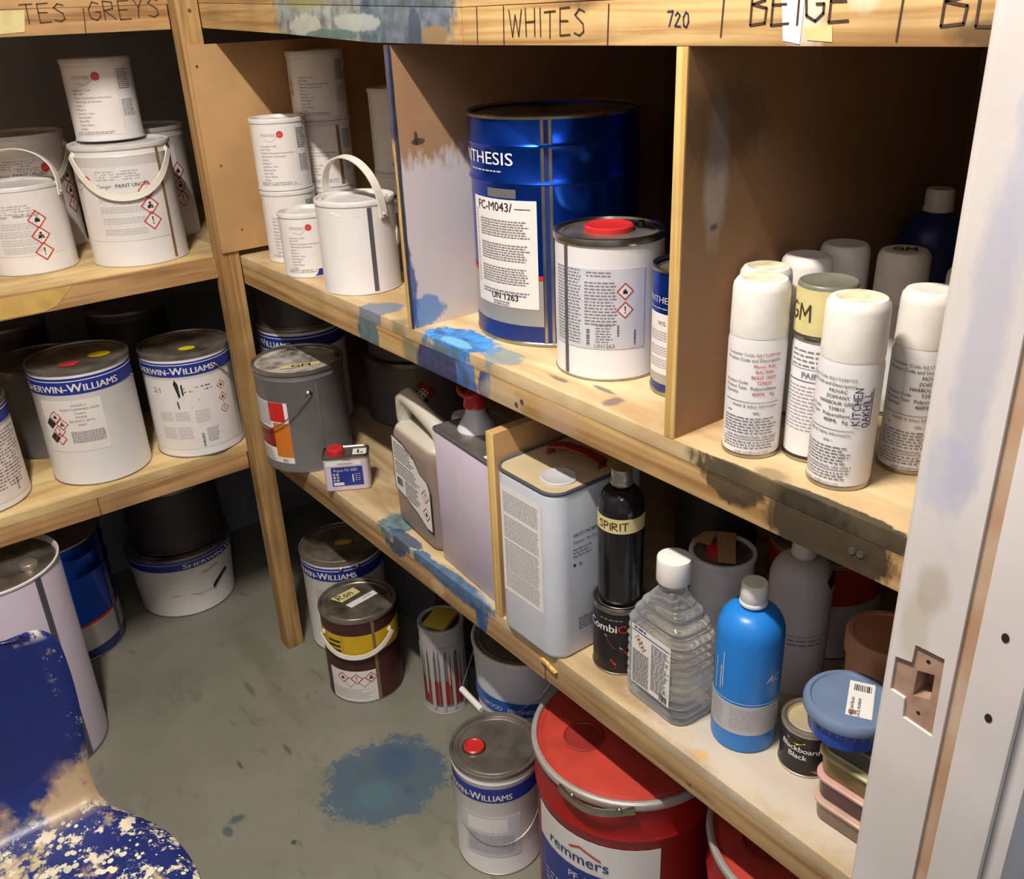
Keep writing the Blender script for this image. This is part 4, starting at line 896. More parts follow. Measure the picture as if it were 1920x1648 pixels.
p = Print(lidplane(t, h-.0052, az)); p.put(poly2([(-.042,-.060),(.048,-.056),(.050,-.034),(-.040,-.038)]), 'tape', .0012); p.text('GM', .006, -.0565, .022, 'ink', .02, sx=1.4, off=.0018); o = p.build('masking_tape', t); plabel(o, 'lid tape lettered GM')
sw = sw_pail('shaded white pail with a blue band behind the grey GM pail', (-.105,.170,ZC), .11, .275, -72)
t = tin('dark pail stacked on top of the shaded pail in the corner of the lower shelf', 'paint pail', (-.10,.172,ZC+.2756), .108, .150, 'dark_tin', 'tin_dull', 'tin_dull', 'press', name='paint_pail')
for i, (h_, lbt) in enumerate(((.175,'wide dark grey pail with faded hazard diamonds at the back of the lower shelf'),(.165,'dark grey pail stacked on the wide pail at the back of the lower shelf'))):
    rr = .132 if i == 0 else .118
    t = tin(lbt, 'paint pail', (.060,.405,ZC+.1756*i), rr, h_, 'grey_tin', 'tin_dull', 'tin_dull', 'press', name='paint_pail'); az = face_az(.06,.405)
    p = Print(Cyl(rr, az)); d0 = 6 if i == 0 else 30
    for du, dv, m in ((-.02,.055,'ink'),(-.0,.075,'darkred'),(.02,.055,'darkred'),(.0,.035,'ink'),(-.0,.055,'paper_grey')): p.put(poly2([(R(d0)*rr+du+.016,h_*.22+dv),(R(d0)*rr+du,h_*.22+dv+.016),(R(d0)*rr+du-.016,h_*.22+dv),(R(d0)*rr+du,h_*.22+dv-.016)]), m, .0008)
    p.build('lettering', t)
# small rectangular tin, seen square on
def rrect(w, d, r, n=5):
    pts = []
    for cx, cy, a0 in ((w/2-r,d/2-r,0),(-w/2+r,d/2-r,90),(-w/2+r,-d/2+r,180),(w/2-r,-d/2+r,270)):
        for k in range(n+1): a = R(a0+90*k/n); pts.append((cx+r*math.cos(a), cy+r*math.sin(a)))
    return pts
def rings(w, d, r, spec, n=5):
    out = []
    for z, ins in spec: out.append([(x, y, z) for x, y in rrect(w-2*ins, d-2*ins, max(r-ins, .002), n)])
    return out
W_, D_, H_ = .102, .058, .086
rz = math.atan2(.085,.053)
t = thing('solvent_tin', 'small lilac rectangular tin with red cap and blue label beside the grey GM pail', 'tin', (.334,.042,ZC), rz)
MB().loft(rings(W_, D_, .012, [(0,.002),(.002,0),(H_-.006,0)])).build('body', 'lilac', t)
MB().loft(rings(W_, D_, .012, [(H_-.007,-.0008),(H_-.005,-.0016),(H_-.001,-.0012),(H_,.001),(H_-.003,.003)]), cap=False).build('rim', 'tinplate', t)
MB().loft(rings(W_, D_, .012, [(H_-.010,.003),(H_-.0035,.0028)])).build('lid', 'tin_dull', t)
MB().lathe([(.020,H_-.004),(.0205,H_+.002),(.019,H_+.011),(.016,H_+.013),(.006,H_+.012),(0,H_+.012)], 26, c=(-.022,-.004)).build('cap', 'red_cap', t)
F_ = Pln((0,-D_/2,0),(1,0,0),(0,0,1)); p = Print(F_)
p.put(rect2(-.034, .013, .036, .060), 'sw_blue'); p.put(rect2(-.044, .063, .034, .075), 'paper'); p.text('remmers', -.002, .0655, .0095, 'grey_ink', .012, off=.0010); p.put(stroke2([(-.006,.0755),(.002,.0785),(.012,.0755)], .0012), 'red_ink', .0012)
p.text('Aqua N-480', -.030, .049, .0105, 'paper', .004, 'L', off=.0011, sx=1.05); p.put(rect2(-.031,.015,-.008,.022), 'paper', .0011); p.put(dashes2(-.031,.045,-.018,.0075,3,.0055,seed=181,ragged=0), 'grey_plastic', .0011); p.put(rect2(.012,.022,.0145,.041), 'paper', .0011); p.put(dashes2(.018,.042,.032,.005,4,.0015,seed=182), 'grey_plastic', .0011)
p.build('label', t)
p = Print(Pln((0,0,H_-.0035),(1,0,0),(0,1,0))); p.put(rect2(.016,-.016,.046,.014), 'paper', .0008); p.put(rect2(.026,-.010,.030,.008), 'ink', .0012); p.put(rect2(.032,-.010,.040,-.004), 'grey_ink', .0012); p.build('sticker', t)
# translucent jerry can with brown liquid
def jerry_mat():
    m, nt, b = newmat('translucent_can_with_brown_liquid'); N = nt.nodes; L = nt.links
    tc = N.new('ShaderNodeTexCoord'); sp = N.new('ShaderNodeSeparateXYZ'); L.new(tc.outputs['Object'], sp.inputs[0])
    mr = N.new('ShaderNodeMapRange'); mr.inputs['From Min'].default_value = .212; mr.inputs['From Max'].default_value = .220; L.new(sp.outputs['Z'], mr.inputs['Value'])
    nz = N.new('ShaderNodeTexNoise'); nz.inputs['Scale'].default_value = 10; L.new(tc.outputs['Object'], nz.inputs['Vector'])
    cr = N.new('ShaderNodeValToRGB'); cr.color_ramp.elements[0].color = lin((132,112,104)); cr.color_ramp.elements[1].color = lin((152,134,124)); L.new(nz.outputs['Fac'], cr.inputs['Fac'])
    mx = N.new('ShaderNodeMix'); mx.data_type = 'RGBA'; L.new(mr.outputs[0], mx.inputs['Factor']); L.new(cr.outputs['Color'], mx.inputs['A']); mx.inputs['B'].default_value = lin((198,192,176)); L.new(mx.outputs['Result'], b.inputs['Base Color'])
    b.inputs['Roughness'].default_value = .35; b.inputs['Subsurface Weight'].default_value = .15; b.inputs['Subsurface Radius'].default_value = (.02,.015,.01)
    return m
MT['jerry'] = jerry_mat()
W_, D_, H_ = .195, .115, .262
t = thing('jerry_can', 'translucent jerry can of brown liquid with a white printed label, beside the plain lilac tin', 'jerry can', (.636,.094,ZC), R(-6))
MB().loft(rings(W_, D_, .030, [(0,.012),(.003,.005),(.010,.001),(.018,0),(.190,0),(.205,.002),(.218,.008),(.226,.020)])).build('body', 'jerry', t)
pts = [(-.085,-.020,.175),(-.086,-.020,.235),(-.080,-.020,.268),(-.062,-.020,.280),(-.02,-.020,.272),(.03,-.020,.262),(.066,-.020,.254),(.078,-.020,.240),(.080,-.020,.205)]
MB().tube(pts, [.012,.018,.020,.019,.017,.017,.018,.018,.013], 14).build('handle', 'jerry', t)
MB().lathe([(.020,.222),(.022,.228),(.022,.266),(.019,.272),(0,.272)], 24, c=(.062,.035)).build('cap', 'grey_plastic', t)
p = Print(Pln((0,-D_/2,0),(1,0,0),(0,0,1)))
edge = [(-.078,.200),(-.030,.196),(.020,.180),(.044,.158),(.072,.152),(.082,.136),(.082,.046),(.060,.045),(.02,.062),(-.040,.076),(-.078,.082)]
p.put(poly2([(a*1.045-.001, (b-.125)*1.05+.124) for a, b in edge]), 'ink', .0006); lb = p.build('label_border', t)
p = Print(Pln((0,-D_/2,0),(1,0,0),(0,0,1))); p.put(poly2(edge), 'paper', .0012); lb = p.build('label', t)
p = Print(Pln((0,-D_/2,0),(1,0,0),(0,0,1))); p.put(dashes2(-.070, .190, .02, .0065, 6, .003, seed=190, wl=(.004,.012)), 'grey_ink', .0018); p.put(dashes2(-.070, .148, .04, .0062, 5, .0028, seed=191, wl=(.004,.012)), 'grey_ink', .0018)
p.put(barcode2(-.068,.094,.026,.018,8), 'ink', .0018); p.put(dashes2(-.03,.115,.035,.006,7,.0035,seed=192,wl=(.003,.008)), 'grey_ink', .0018); p.diamond(.062,.118,.016,'excl',.0016); p.diamond(.062,.078,.016,'flame',.0016); p.build('lettering', lb)
# lilac rectangular tin
W_, D_, H_ = .208, .13, .284
t = thing('solvent_tin', 'tall plain lilac rectangular tin with a red pull cap on a grey spout', 'tin', (.842,.088,ZC), R(-4))
MB().loft(rings(W_, D_, .010, [(0,.002),(.003,0),(H_-.006,0),(H_-.004,.001)])).build('body', 'lilac', t)
MB().loft(rings(W_, D_, .010, [(H_-.006,-.001),(H_-.004,-.0018),(H_-.001,-.0014),(H_,.001),(H_-.004,.004)]), cap=False).build('rim', 'seam', t)
MB().loft(rings(W_, D_, .010, [(H_-.014,.0042),(H_-.0030,.004)])).build('lid', 'tin_dull', t)
cx, cy = -.050, .0
MB().lathe([(.036,H_-.005),(.034,H_+.002),(.028,H_+.012),(.020,H_+.026),(.017,H_+.038),(.017,H_+.046)], 30, c=(cx,cy)).build('spout', 'bluewhite', t)
MB().lathe([(.020,H_+.040),(.022,H_+.044),(.020,H_+.058),(.018,H_+.068),(.013,H_+.072),(0,H_+.070)], 28, c=(cx,cy)).build('cap', 'red_cap', t)
pts = [(cx+.024*math.cos(R(a)), cy+.026*math.sin(R(a))-.004, H_+.074+.004*math.sin(R(a*2))) for a in range(-200,40,12)]
MB().tube(pts, .0040, 8).build('pull_ring', 'red_cap', t)
pts = [(.01,.02,H_-.004),(.012,.02,H_+.012),(.05,.02,H_+.014),(.085,.02,H_+.012),(.088,.02,H_-.004)]
MB().tube(pts, 0, flat=(.014,.003), up=(0,0,1)).build('handle', 'tin_dull', t)
p = Print(Pln((0,0,H_-.003),(1,0,0),(0,1,0))); p.put(rect2(.062,-.056,.098,-.040), 'paper', .0008); p.build('sticker', t)
# white rounded tin
W_, D_, H_ = .156, .20, .312
t = thing('solvent_tin', 'tall white rounded rectangular tin with a printed front panel, beside the short plywood divider', 'tin', (1.0556,.089,ZC), 0)
MB().loft(rings(W_, D_, .030, [(0,.004),(.003,.001),(.008,0),(H_-.012,0),(H_-.006,.001),(H_-.004,.002)], 6)).build('body', 'bluewhite', t)
MB().loft(rings(W_, D_, .030, [(H_-.006,-.0005),(H_-.003,-.0016),(H_,-.0004),(H_-.001,.003),(H_-.004,.005)], 6), cap=False).build('rim', 'seam', t)
MB().loft(rings(W_, D_, .030, [(H_-.012,.0048),(H_-.0032,.0045)], 6)).build('lid', 'cream_tin', t)
MB().lathe([(.030,H_-.005),(.030,H_-.001),(.027,H_+.0005),(.022,H_-.002),(0,H_-.0025)], 28, c=(.030,-.048)).build('cap', 'grey_plastic', t)
pts = [(-.045,.000,H_-.004),(-.048,.0,H_+.010),(-.02,.012,H_+.016),(.02,.022,H_+.014),(.052,.026,H_+.008),(.050,.026,H_-.004)]
MB().tube(pts, 0, flat=(.020,.004), up=(0,0,1)).build('handle', 'darkred', t)
p = Print(Pln((0,-D_/2,0),(1,0,0),(0,0,1))); p.put(rect2(-.056,.082,.048,.284), 'paper', .0005); lb = p.build('label', t)
p = Print(Pln((0,-D_/2,0),(1,0,0),(0,0,1)))
for k, (z, n_) in enumerate(((.274,9),(.230,10),(.184,14),(.124,8))): p.put(dashes2(-.049, z, .040, .0042, n_, .0022, seed=200+k, ragged=.05, wl=(.004,.012)), 'pale_ink', .0010)
p.build('lettering', lb)
S_ = Pln((W_/2,0,0),(0,1,0),(0,0,1)); p = Print(S_)
p.text('Moisture', .020, .262, .011, 'ink', .008, 'L'); p.text('AKZO NOBEL WOOD', -.062, .226, .0085, 'ink', .012, 'L'); p.text('Thinner, the Professional', -.062, .213, .0075, 'grey_ink', .008, 'L')
p.put(dashes2(-.062, .204, -.02, .0065, 3, .0025, seed=210), 'grey_ink'); p.put(rect2(-.062,.172,-.057,.177), 'ink'); p.put(rect2(-.050,.172,-.044,.176), 'grey_ink'); p.put(dashes2(-.052, .070, .03, .0052, 5, .0028, seed=211, ragged=.1), 'grey_ink'); p.build('lettering', t)
# black tin with the spirit bottle standing on it
lc = (1.188,.078,ZC); r = .043; h = .126
t = tin('black paint tin with white and red lettering standing beside the white rounded tin', 'paint tin', lc, r, h, 'black_label', 'tin_dull', 'tinplate', 'lever'); az = face_az(*lc[:2])
p = Print(Cyl(r, az-R(16))); p.text('Com', -.034, .083, .020, 'paper', .012, 'L'); p.text('bi', -.001, .083, .020, 'paper', .012, 'L') if False else None
p = Print(Cyl(r, az-R(10))); p.text('Combi', .003, .082, .0205, 'paper', .014, 'R'); p.text('C', .0045, .082, .0205, 'red_print', .014, 'L'); p.text('o', .0185, .082, .0205, 'sticker_y', .014, 'L'); p.text('lor', .031, .082, .0205, 'band_blue2', .014, 'L')
p.put(dashes2(-.026, .106, .012, .006, 1, .0022, seed=220, ragged=0), 'grey_ink'); p.put(stroke2([(-.044,.078),(-.016,.074),(.01,.052),(.034,.040),(.05,.040)], .0012), 'paper'); p.put(poly2([(-.016,.070),(.008,.052),(.012,.046),(-.004,.052)]), 'darkred'); p.put(poly2([(-.008,.028),(.016,.048),(.022,.040),(.0,.018)]), 'red_print'); p.put(stroke2([(.0,.014),(.03,.020)], .001), 'grey_ink'); p.build('lettering', t)
lc = (1.188,.078,ZC+h+.0002); t = round_bottle('black bottle with silver cap and yellow SPIRIT tape standing on the black tin', 'bottle', lc, .0355, .226, 'black_bottle', 'foil', .0165, .026, .5); az = face_az(*lc[:2])
b = band(t, .0355, .132, .156, 'tape', az-R(100), az+R(80), 'tape'); p = Print(Cyl(.0355, az)); p.put(shift(hand2('SPIRIT', .0125, .0018, adv=.84, seed=22), -.012, .138), 'marker', .0014); p.build('marker_lettering', b)
# clear ribbed bottle
MT['clear'] = clear_plastic('clear_pet', (226,230,232))
W_, D_, H_ = .126, .084, .205
t = thing('bottle', 'clear ribbed rectangular bottle with a white cap on the lower right shelf', 'bottle', (1.306,.070,ZC), R(-3))
spec = []; 
def clear_rings(ins=0.0):
    out = []; N_ = 110
    for i in range(N_+1):
        z = H_*i/N_
        k = 1.0; 
        if z < .012: k = .93+.07*math.sqrt(z/.012)
        if z > .135: s_ = (z-.135)/(H_-.135); k = 1-.70*(s_**1.35)
        rib = .0024*math.sin(z/.0150*2*PI) if .016 < z < .15 else (.0028*math.sin(z/.0170*2*PI) if z < .185 else 0)
        w_ = W_*k*(.97+.03*math.cos(z*14)); d_ = max(D_*k, .034)
        if z > .19: w_ = max(w_, .036)
        pts = rrect(max(w_-2*ins,.008), max(d_-2*ins,.008), min(w_, d_)*.30, 5); ring = []
        for (x, y) in pts:
            side = min(1, max(0, (abs(x)/(w_/2)-.55)/.3)); wob = rib*side; top_w = rib*.8 if z > .125 else 0
            l = math.hypot(x, y) or 1; q = 1+(wob+top_w*(1-side))/l; ring.append((x*q, y*q, .0006+ins*.6+z*(1-ins*4)))
        out.append(ring)
    return out
MB().loft(clear_rings()).build('body', 'clear', t)
MB().lathe([(.0175,H_-.004),(.0175,H_+.026)], 24).build('neck', 'clear', t)
MB().lathe([(.0245,H_+.012),(.0255,H_+.014),(.0252,H_+.049),(.0245,H_+.051),(.0225,H_+.0518),(0,H_+.0518)], 36).build('cap', 'cap_white', t)
p = Print(Pln((0,-D_/2-.0035,0),(1,0,0),(0,0,1))); p.put(rect2(-.036,.034,.046,.142), 'paper', .0006); p.s = Pln((0,-D_/2-.0035,0),(1,0,0),(0,0,1)); lb = p.build('label', t)
p = Print(Pln((0,-D_/2-.0035,0),(1,0,0),(0,0,1))); p.put(rect2(-.034,.132,.044,.1335), 'navy_ink', .0012); p.put(dashes2(-.03,.140,.0,.006,1,.003,seed=230), 'navy_ink', .0012)
p.put(dashes2(-.033,.098,.002,.0034,18,.0022,seed=231,ragged=.04,wl=(.003,.008)), 'grey_ink', .0012); p.put(dashes2(.007,.127,.044,.0042,20,.0026,seed=232,ragged=.3,wl=(.004,.01)), 'grey_ink', .0012); p.put(barcode2(.026,.037,.016,.012,9), 'ink', .0012)
p.diamond(-.020,.120,.008,'flame',.0012); p.diamond(-.012,.110,.008,'health',.0012); p.build('lettering', lb)
# blue and white squeeze bottles
lc = (1.427,.098,ZC); r = .0465
t = round_bottle('bright blue round plastic bottle with a white screw cap and pale label', 'bottle', lc, r, .262, 'blue_bottle', 'cap_white', .0185, .034, .42); az = face_az(*lc[:2])
lb = band(t, r, .034, .084, 'grey_plastic', az-R(92), az+R(86), 'label'); plabel(lb, 'pale blue-grey label band')
p = Print(Cyl(r, az)); p.put(rect2(-.07,.088,.066,.0892,16), 'bluewhite'); p.put(dashes2(-.052,.080,-.03,.0042,10,.002,seed=240,wl=(.003,.008)), 'pale_ink', .0012); p.put(dashes2(-.02,.078,.03,.0042,9,.0008,seed=241), 'pale_ink', .0012)
for u, z0, z1 in ((-.050,.095,.150),(-.040,.100,.140),(-.036,.106,.165)): p.put(rect2(u,z0,u+.0016,z1), 'bluewhite')
p.text('AC', .040, .125, .016, 'bluewhite', .01, shear=.3); p.build('lettering', t)
lc = (1.398,.250,ZC); t = round_bottle('translucent white round bottle standing behind the bright blue one', 'bottle', lc, .047, .262, 'white_hdpe', 'cap_white', .0185, .032, .42); az = face_az(*lc[:2])
p = Print(Cyl(.047, az)); p.put(rect2(-.06,.112,.06,.1128,16), 'brown_ink'); p.text('MILCH', -.02, .100, .006, 'grey_ink', .01) if False else None; p.put(dashes2(-.05,.106,.05,.008,2,.0022,seed=250,ragged=.2,wl=(.006,.016)), 'brown_ink'); p.put(poly2([(.040,.205),(.050,.222),(.058,.216),(.060,.196),(.050,.188)]), 'chair_metal', .0015); p.build('lettering', t)
lc = (1.284,.205,ZC); t = tin('white tin with red plug and brown tape across its lid, behind the clear bottle', 'paint tin', lc, .0495, .202, 'white2', 'tin_dull', 'white2', 'press', bead=False); az = face_az(*lc[:2])
MB().lathe([(.020,.196),(.020,.203),(.017,.2045),(0,.2045)], 22, c=(-.004,-.004)).build('cap', 'red_cap', t)
p = Print(lidplane(t, .2065, az)); p.put(poly2([(-.006,-.046),(.020,-.046),(.018,.046),(-.012,.046)]), 'tan_tape', .0002); p.put(poly2([(-.050,.012),(-.02,-.0),(-.012,.046),(-.03,.042)]), 'tan_tape', .0003); p.build('parcel_tape', t)
lc = (1.345,.395,ZC); t = tin('grey pail with a red-brown band at the back of the lower shelf', 'paint pail', lc, .092, .190, 'white2', 'tin_dull', 'tin_dull', 'press', name='paint_pail'); band(t, .092, .104, .176, 'red_lid', name='band')
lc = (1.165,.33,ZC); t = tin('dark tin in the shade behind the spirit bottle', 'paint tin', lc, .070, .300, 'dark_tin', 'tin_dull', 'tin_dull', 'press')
# small black chalkboard paint tin and the tubs
lc = (1.519,.122,ZC); r = .0365; h = .078
t = tin('small black tin of blackboard paint beside the stack of tubs', 'paint tin', lc, r, h, 'black_label', 'cream_tin', 'foil', 'lever'); az = face_az(*lc[:2])
p = Print(Cyl(r, az-R(14))); p.text('Blackboard', .0, .042, .0125, 'paper', .018, rot=-.04); p.text('Black', -.002, .030, .0125, 'paper', .018, rot=-.04); p.put(poly2([(-.02,.058),(-.004,.064),(.008,.058),(-.004,.052)]), 'sticker_y'); p.put(dashes2(-.016,.060,.004,.004,1,.002,seed=260), 'ink', .0011); p.put(poly2([(-.005,.004),(.03,.004),(.032,.010),(.02,.0125),(.004,.009)]), 'orange'); p.build('lettering', t)
def tub_mat(name, c): 
    m, nt, b = newmat(name); b.inputs['Base Color'].default_value = lin(c); b.inputs['Roughness'].default_value = .25; b.inputs['Subsurface Weight'].default_value = .1; b.inputs['Subsurface Radius'].default_value = (.01,.01,.01)
    N = nt.nodes; nz = N.new('ShaderNodeTexNoise'); nz.inputs['Scale'].default_value = 30; tc = N.new('ShaderNodeTexCoord'); nt.links.new(tc.outputs['Object'], nz.inputs['Vector'])
    hs = N.new('ShaderNodeHueSaturation'); hs.inputs['Color'].default_value = lin(c); mr = N.new('ShaderNodeMapRange'); mr.inputs['To Min'].default_value = .7; mr.inputs['To Max'].default_value = 1.3; nt.links.new(nz.outputs['Fac'], mr.inputs['Value']); nt.links.new(mr.outputs[0], hs.inputs['Value']); nt.links.new(hs.outputs[0], b.inputs['Base Color'])
    return m
TUBS = [('beige', (126,106,92), (196,164,146), 'bottom food tub in the stack, with grey-beige powder'), ('purple', (86,48,56), (202,160,148), 'food tub with dark purple powder, second from the bottom'), ('olive', (136,112,66), (190,182,140), 'food tub with olive yellow powder, third from the bottom'), ('black', (48,42,40), (112,108,102), 'food tub with black powder under the round blue tub')]
z = ZC; TH = .0392
for i, (nm, c, cl, lbt) in enumerate(TUBS):
    t = thing('food_tub', lbt, 'tub', (1.634,.0865,z), R(2), 'rectangular pigment tubs'); w_, d_ = .110, .085
    MT['tub'+nm] = tub_mat('tub_'+nm, c); MT['lid'+nm] = tub_mat('tub_lid_'+nm, cl)
    MB().loft(rings(w_, d_, .020, [(0,.006),(.002,.004),(.028,.0015),(.0305,.001)])).build('body', 'tub'+nm, t)
    MB().loft(rings(w_+.004, d_+.004, .022, [(.0305,.001),(.0308,0),(.0340,0),(.0348,.001),(.0352,.004),(.0352,.007),(.0388,.009),(.0388,.013),(.0368,.015)])).build('lid', 'lid'+nm, t)
    z += TH-.0003
# round blue tub
MT['tub_blue'] = tub_mat('tub_blue_powder', (30,74,180)); MT['clearlid'] = mat('frosted_clear_lid', (112,130,158), .3, 0, .1, 16)
lc = (1.607,.062,z); r = .054; h = .046
t = thing('pigment_tub', 'round tub of bright blue powder with a frosted lid on top of the stacked tubs', 'tub', lc); az = face_az(*lc[:2])
MB().lathe([(r-.010,0),(r-.007,.002),(r-.004,.030),(r-.0035,.034)], 44).build('body', 'tub_blue', t)
mb = MB(); mb.lathe([(r-.0036,.030),(r+.001,.0305),(r+.0018,.033),(r+.0016,.041),(r-.001,.0445),(r-.006,.0450),(r-.008,.0425),(0,.0425)], 44)
for k in range(36):
    a = 2*PI*k/36; mb.add([((r+q)*math.cos(a+d), (r+q)*math.sin(a+d), zz) for q, d, zz in ((.0012,-.012,.026),(.0012,.012,.026),(.0022,.012,.0305),(.0022,-.012,.0305))], [(0,1,2,3)])
mb.build('lid', 'clearlid', t)
pl_ = lidplane(t, .0426, az); p = Print(pl_); p.put(rect2(-.004,-.030,.026,.036), 'paper', .0006); o = p.build('label', t)
p = Print(pl_); p.put(barcode2(.002,.018,.020,.012,11), 'ink', .0010); p.put(dashes2(0,0,.0,.1,0), 'ink'); p.text('BRILLANTBLAU', .004, -.012, .005, 'ink', .01, rot=PI/2, off=.0010); p.text('LACK PIGMENT', .012, -.012, .005, 'ink', .01, rot=PI/2, off=.0010); p.put(rect2(-.001,-.027,.008,-.019), 'brown_ink', .0010); p.build('lettering', o)
lc = (1.566,.206,ZC); t = thing('plastic_pot', 'peach coloured round plastic pot behind the round blue tub, by the door frame', 'pot', lc)
MB().lathe([(.040,0),(.044,.003),(.049,.172),(.049,.176)], 36).build('body', 'peach', t); MB().lathe([(.0495,.172),(.053,.1735),(.053,.200),(.050,.204),(.044,.204),(.042,.2015),(0,.2015)], 36).build('lid', 'peach', t)

# ------------------------------------------------------------------ floor under the right rack
t, az = sw_pail('white pail with yellow-stickered dirty lid on the floor beside the corner post', (.030,.136,.0006), .111, .292, -40, wd=112)
p = Print(Cyl(.111, az)); p.put(dashes2(-.09,.20,-.03,.006,20,.002,seed=270), 'pale_ink'); p.build('lettering', t)
p = Print(lidplane(t, .292-.0050, az)); p.put(circ2((.008,.0), .024, 18, .014), 'tape_old', .001); p.put(ring2((.058,.012),.020,.004,4,PI/4), 'grey_plastic', .001); p.build('sticker', t)
for s in (-1, 1): ear(t, .111, az+R(8)+s*R(12), .270, 'tinplate', .007)
lc = (.252,.060,.0006); r = .0965; h = .255
t = tin('dark brown tin with yellow band and drooping white strap handle on the floor', 'paint tin', lc, r, h, 'brown_tin', 'tin_dirty', 'tin_dull', 'press', bead=False); az = face_az(*lc[:2])
band(t, r, .150, .208, 'yellow'); p = Print(Cyl(r, az)); p.put(poly2([(R(-62)*r,.15),(R(-30)*r,.15),(R(-30)*r,.208),(R(-62)*r,.208)]), 'brown_ink', .0010)
for k, v in enumerate((.158,.172,.186)): p.put(rect2(R(-56)*r, v, R(-34)*r, v+.006, 3), 'ink', .0014)
p.build('band_print', t)
lb = label(t, r, az-R(62), az+R(14), .004, .100); p = Print(Cyl(r, az))
for k in range(3): p.diamond(R(-38+22*k)*r, .079-.002*(k % 2), .0165, ('flame','excl','health')[k])
p.put(ring2((R(-27)*r,.066),.0165,.0022), 'red_ink', .001); p.put(ring2((R(-5)*r,.066),.0165,.0022), 'red_ink', .001); p.put(dashes2(R(-58)*r,.044,R(6)*r,.004,8,.0018,seed=280,wl=(.003,.008)), 'pale_ink'); p.build('lettering', lb)
seam(t, r, az+R(17), .005, h-.010, .008, 'seam_brown')
bail_hang(t, r, az+R(-12), .196, .045, strap=(.012,.0028), m='strap', off=.010, span=58)
p = Print(lidplane(t, h-.0050, az)); p.put(poly2([(-.066,.022),(-.006,.060),(.012,.034),(-.038,-.002)]), 'tape', .0012); p.put(shift(hand2('Ron', .022, .0028, adv=.84, seed=31), -.024, .020, .55+PI*0), 'marker', .0018); p.put(poly2([(-.030,-.016),(.044,.032),(.054,.014),(-.016,-.032)]), 'paper', .0013); p.put(shift(dashes2(-.01,.004,.02,.004,2,.0016,seed=283), .024, .008, .55), 'grey_ink', .0018); o = p.build('lid_note', t); plabel(o, 'yellow and white tape notes on the lid')
lc = (.460,.176,.0006); r = .0555; h = .252
t = tin('narrow tin with white paint drips over a red label and a yellow card on top', 'paint tin', lc, r, h, 'dripw', 'dark_tin', 'dripw', 'lever'); az = face_az(*lc[:2])
lb = label(t, r, az-R(85), az+R(62), .024, .190, 'grey_tin'); p = Print(Cyl(r, az)); p.put(rect2(R(-80)*r,.030,R(56)*r,.104,10), 'darkred', .0009); p.put(poly2([(R(6)*r,.104),(R(10)*r,.16),(R(20)*r,.104)]), 'red_print', .001); p.put(poly2([(R(30)*r,.104),(R(36)*r,.17),(R(46)*r,.104)]), 'red_print', .001); p.build('lettering', lb)
p = Print(Cyl(r, az))
for a, wv, z1 in ((-72,.010,.020),(-60,.005,.120),(-50,.008,.060),(-33,.012,.014),(-18,.004,.100),(-6,.010,.012),(10,.005,.090),(20,.009,.016),(38,.006,.070),(50,.012,.012)):
    u = R(a)*r
    p.put(poly2([(u-wv*.8,.205),(u+wv*.8,.205),(u+wv*.45,.17),(u+wv*.40,z1+.010),(u+wv*.2,z1),(u-wv*.2,z1),(u-wv*.42,z1+.012),(u-wv*.5,.16)]), 'dripw', .0022)
p.build('paint_drip', t)
mb = MB(); mb.box((-.030,-.036,h-.008),(.030,.036,h+.004)); o = mb.build('yellow_card', 'yellow_sponge', t, bevel=.001); o.rotation_euler = (0,0,.5); o.name = 'lid_card'
lc = (.330,.330,.0006); t = tin('dark tin with a dark red cap in the shade behind the drip-covered tin', 'paint tin', lc, .075, .235, 'dark_tin', 'tin_dull', 'tin_dull', 'press'); MB().lathe([(.030,.228),(.030,.262),(.026,.268),(0,.268)], 24).build('cap', 'darkred', t)
t = tin('tall grey bucket in deep shade under the lower shelf near the corner', 'bucket', (.02,.43,.0006), .15, .42, 'grey_tin', 'tin_dull', 'tin_dull', 'press', name='bucket')
# white bucket with a blue band near its base
lc = (.743,.222,.0006); r = .118; h = .352
t = tin('white plastic bucket with a bright blue band low on its side, behind the floor pail', 'bucket', lc, r, h, 'bluewhite', 'tin_dull', 'white2', 'press', name='bucket', taper=.10, bead=False); az = face_az(*lc[:2])
rr = r*.960
b = band(t, rr+.0025, .210, .246, 'band_blue2'); p = Print(Cyl(rr+.0025, az)); p.text('WOOD', -.084, .220, .015, 'bluewhite', .01, off=.0016); p.text('FINISHES', -.016, .220, .015, 'bluewhite', .01, off=.0016); p.build('lettering', b)
G = Vector((-.092,-.122,.130)); pts = [Vector((r*math.cos(az-R(105)), r*math.sin(az-R(105)), .235)), Vector((-.135,-.115,.185)), G+Vector((-.018,.012,.022)), G]
# grip hanging on its wire bail
gp = [(-.0895,-.121,.2005),(-.007,-.1245,.1967)]
MB().tube([gp[0], gp[1]], .0072, 12).build('handle_grip', 'straw_white', t)
MB().tube([(-.115,.02,.330),(-.122,-.05,.28),gp[0],(-.05,-.123,.1985),gp[1],(.07,-.112,.215),(.112,-.05,.27),(.116,.02,.330)], .0011, 8).build('handle', 'wire', t)
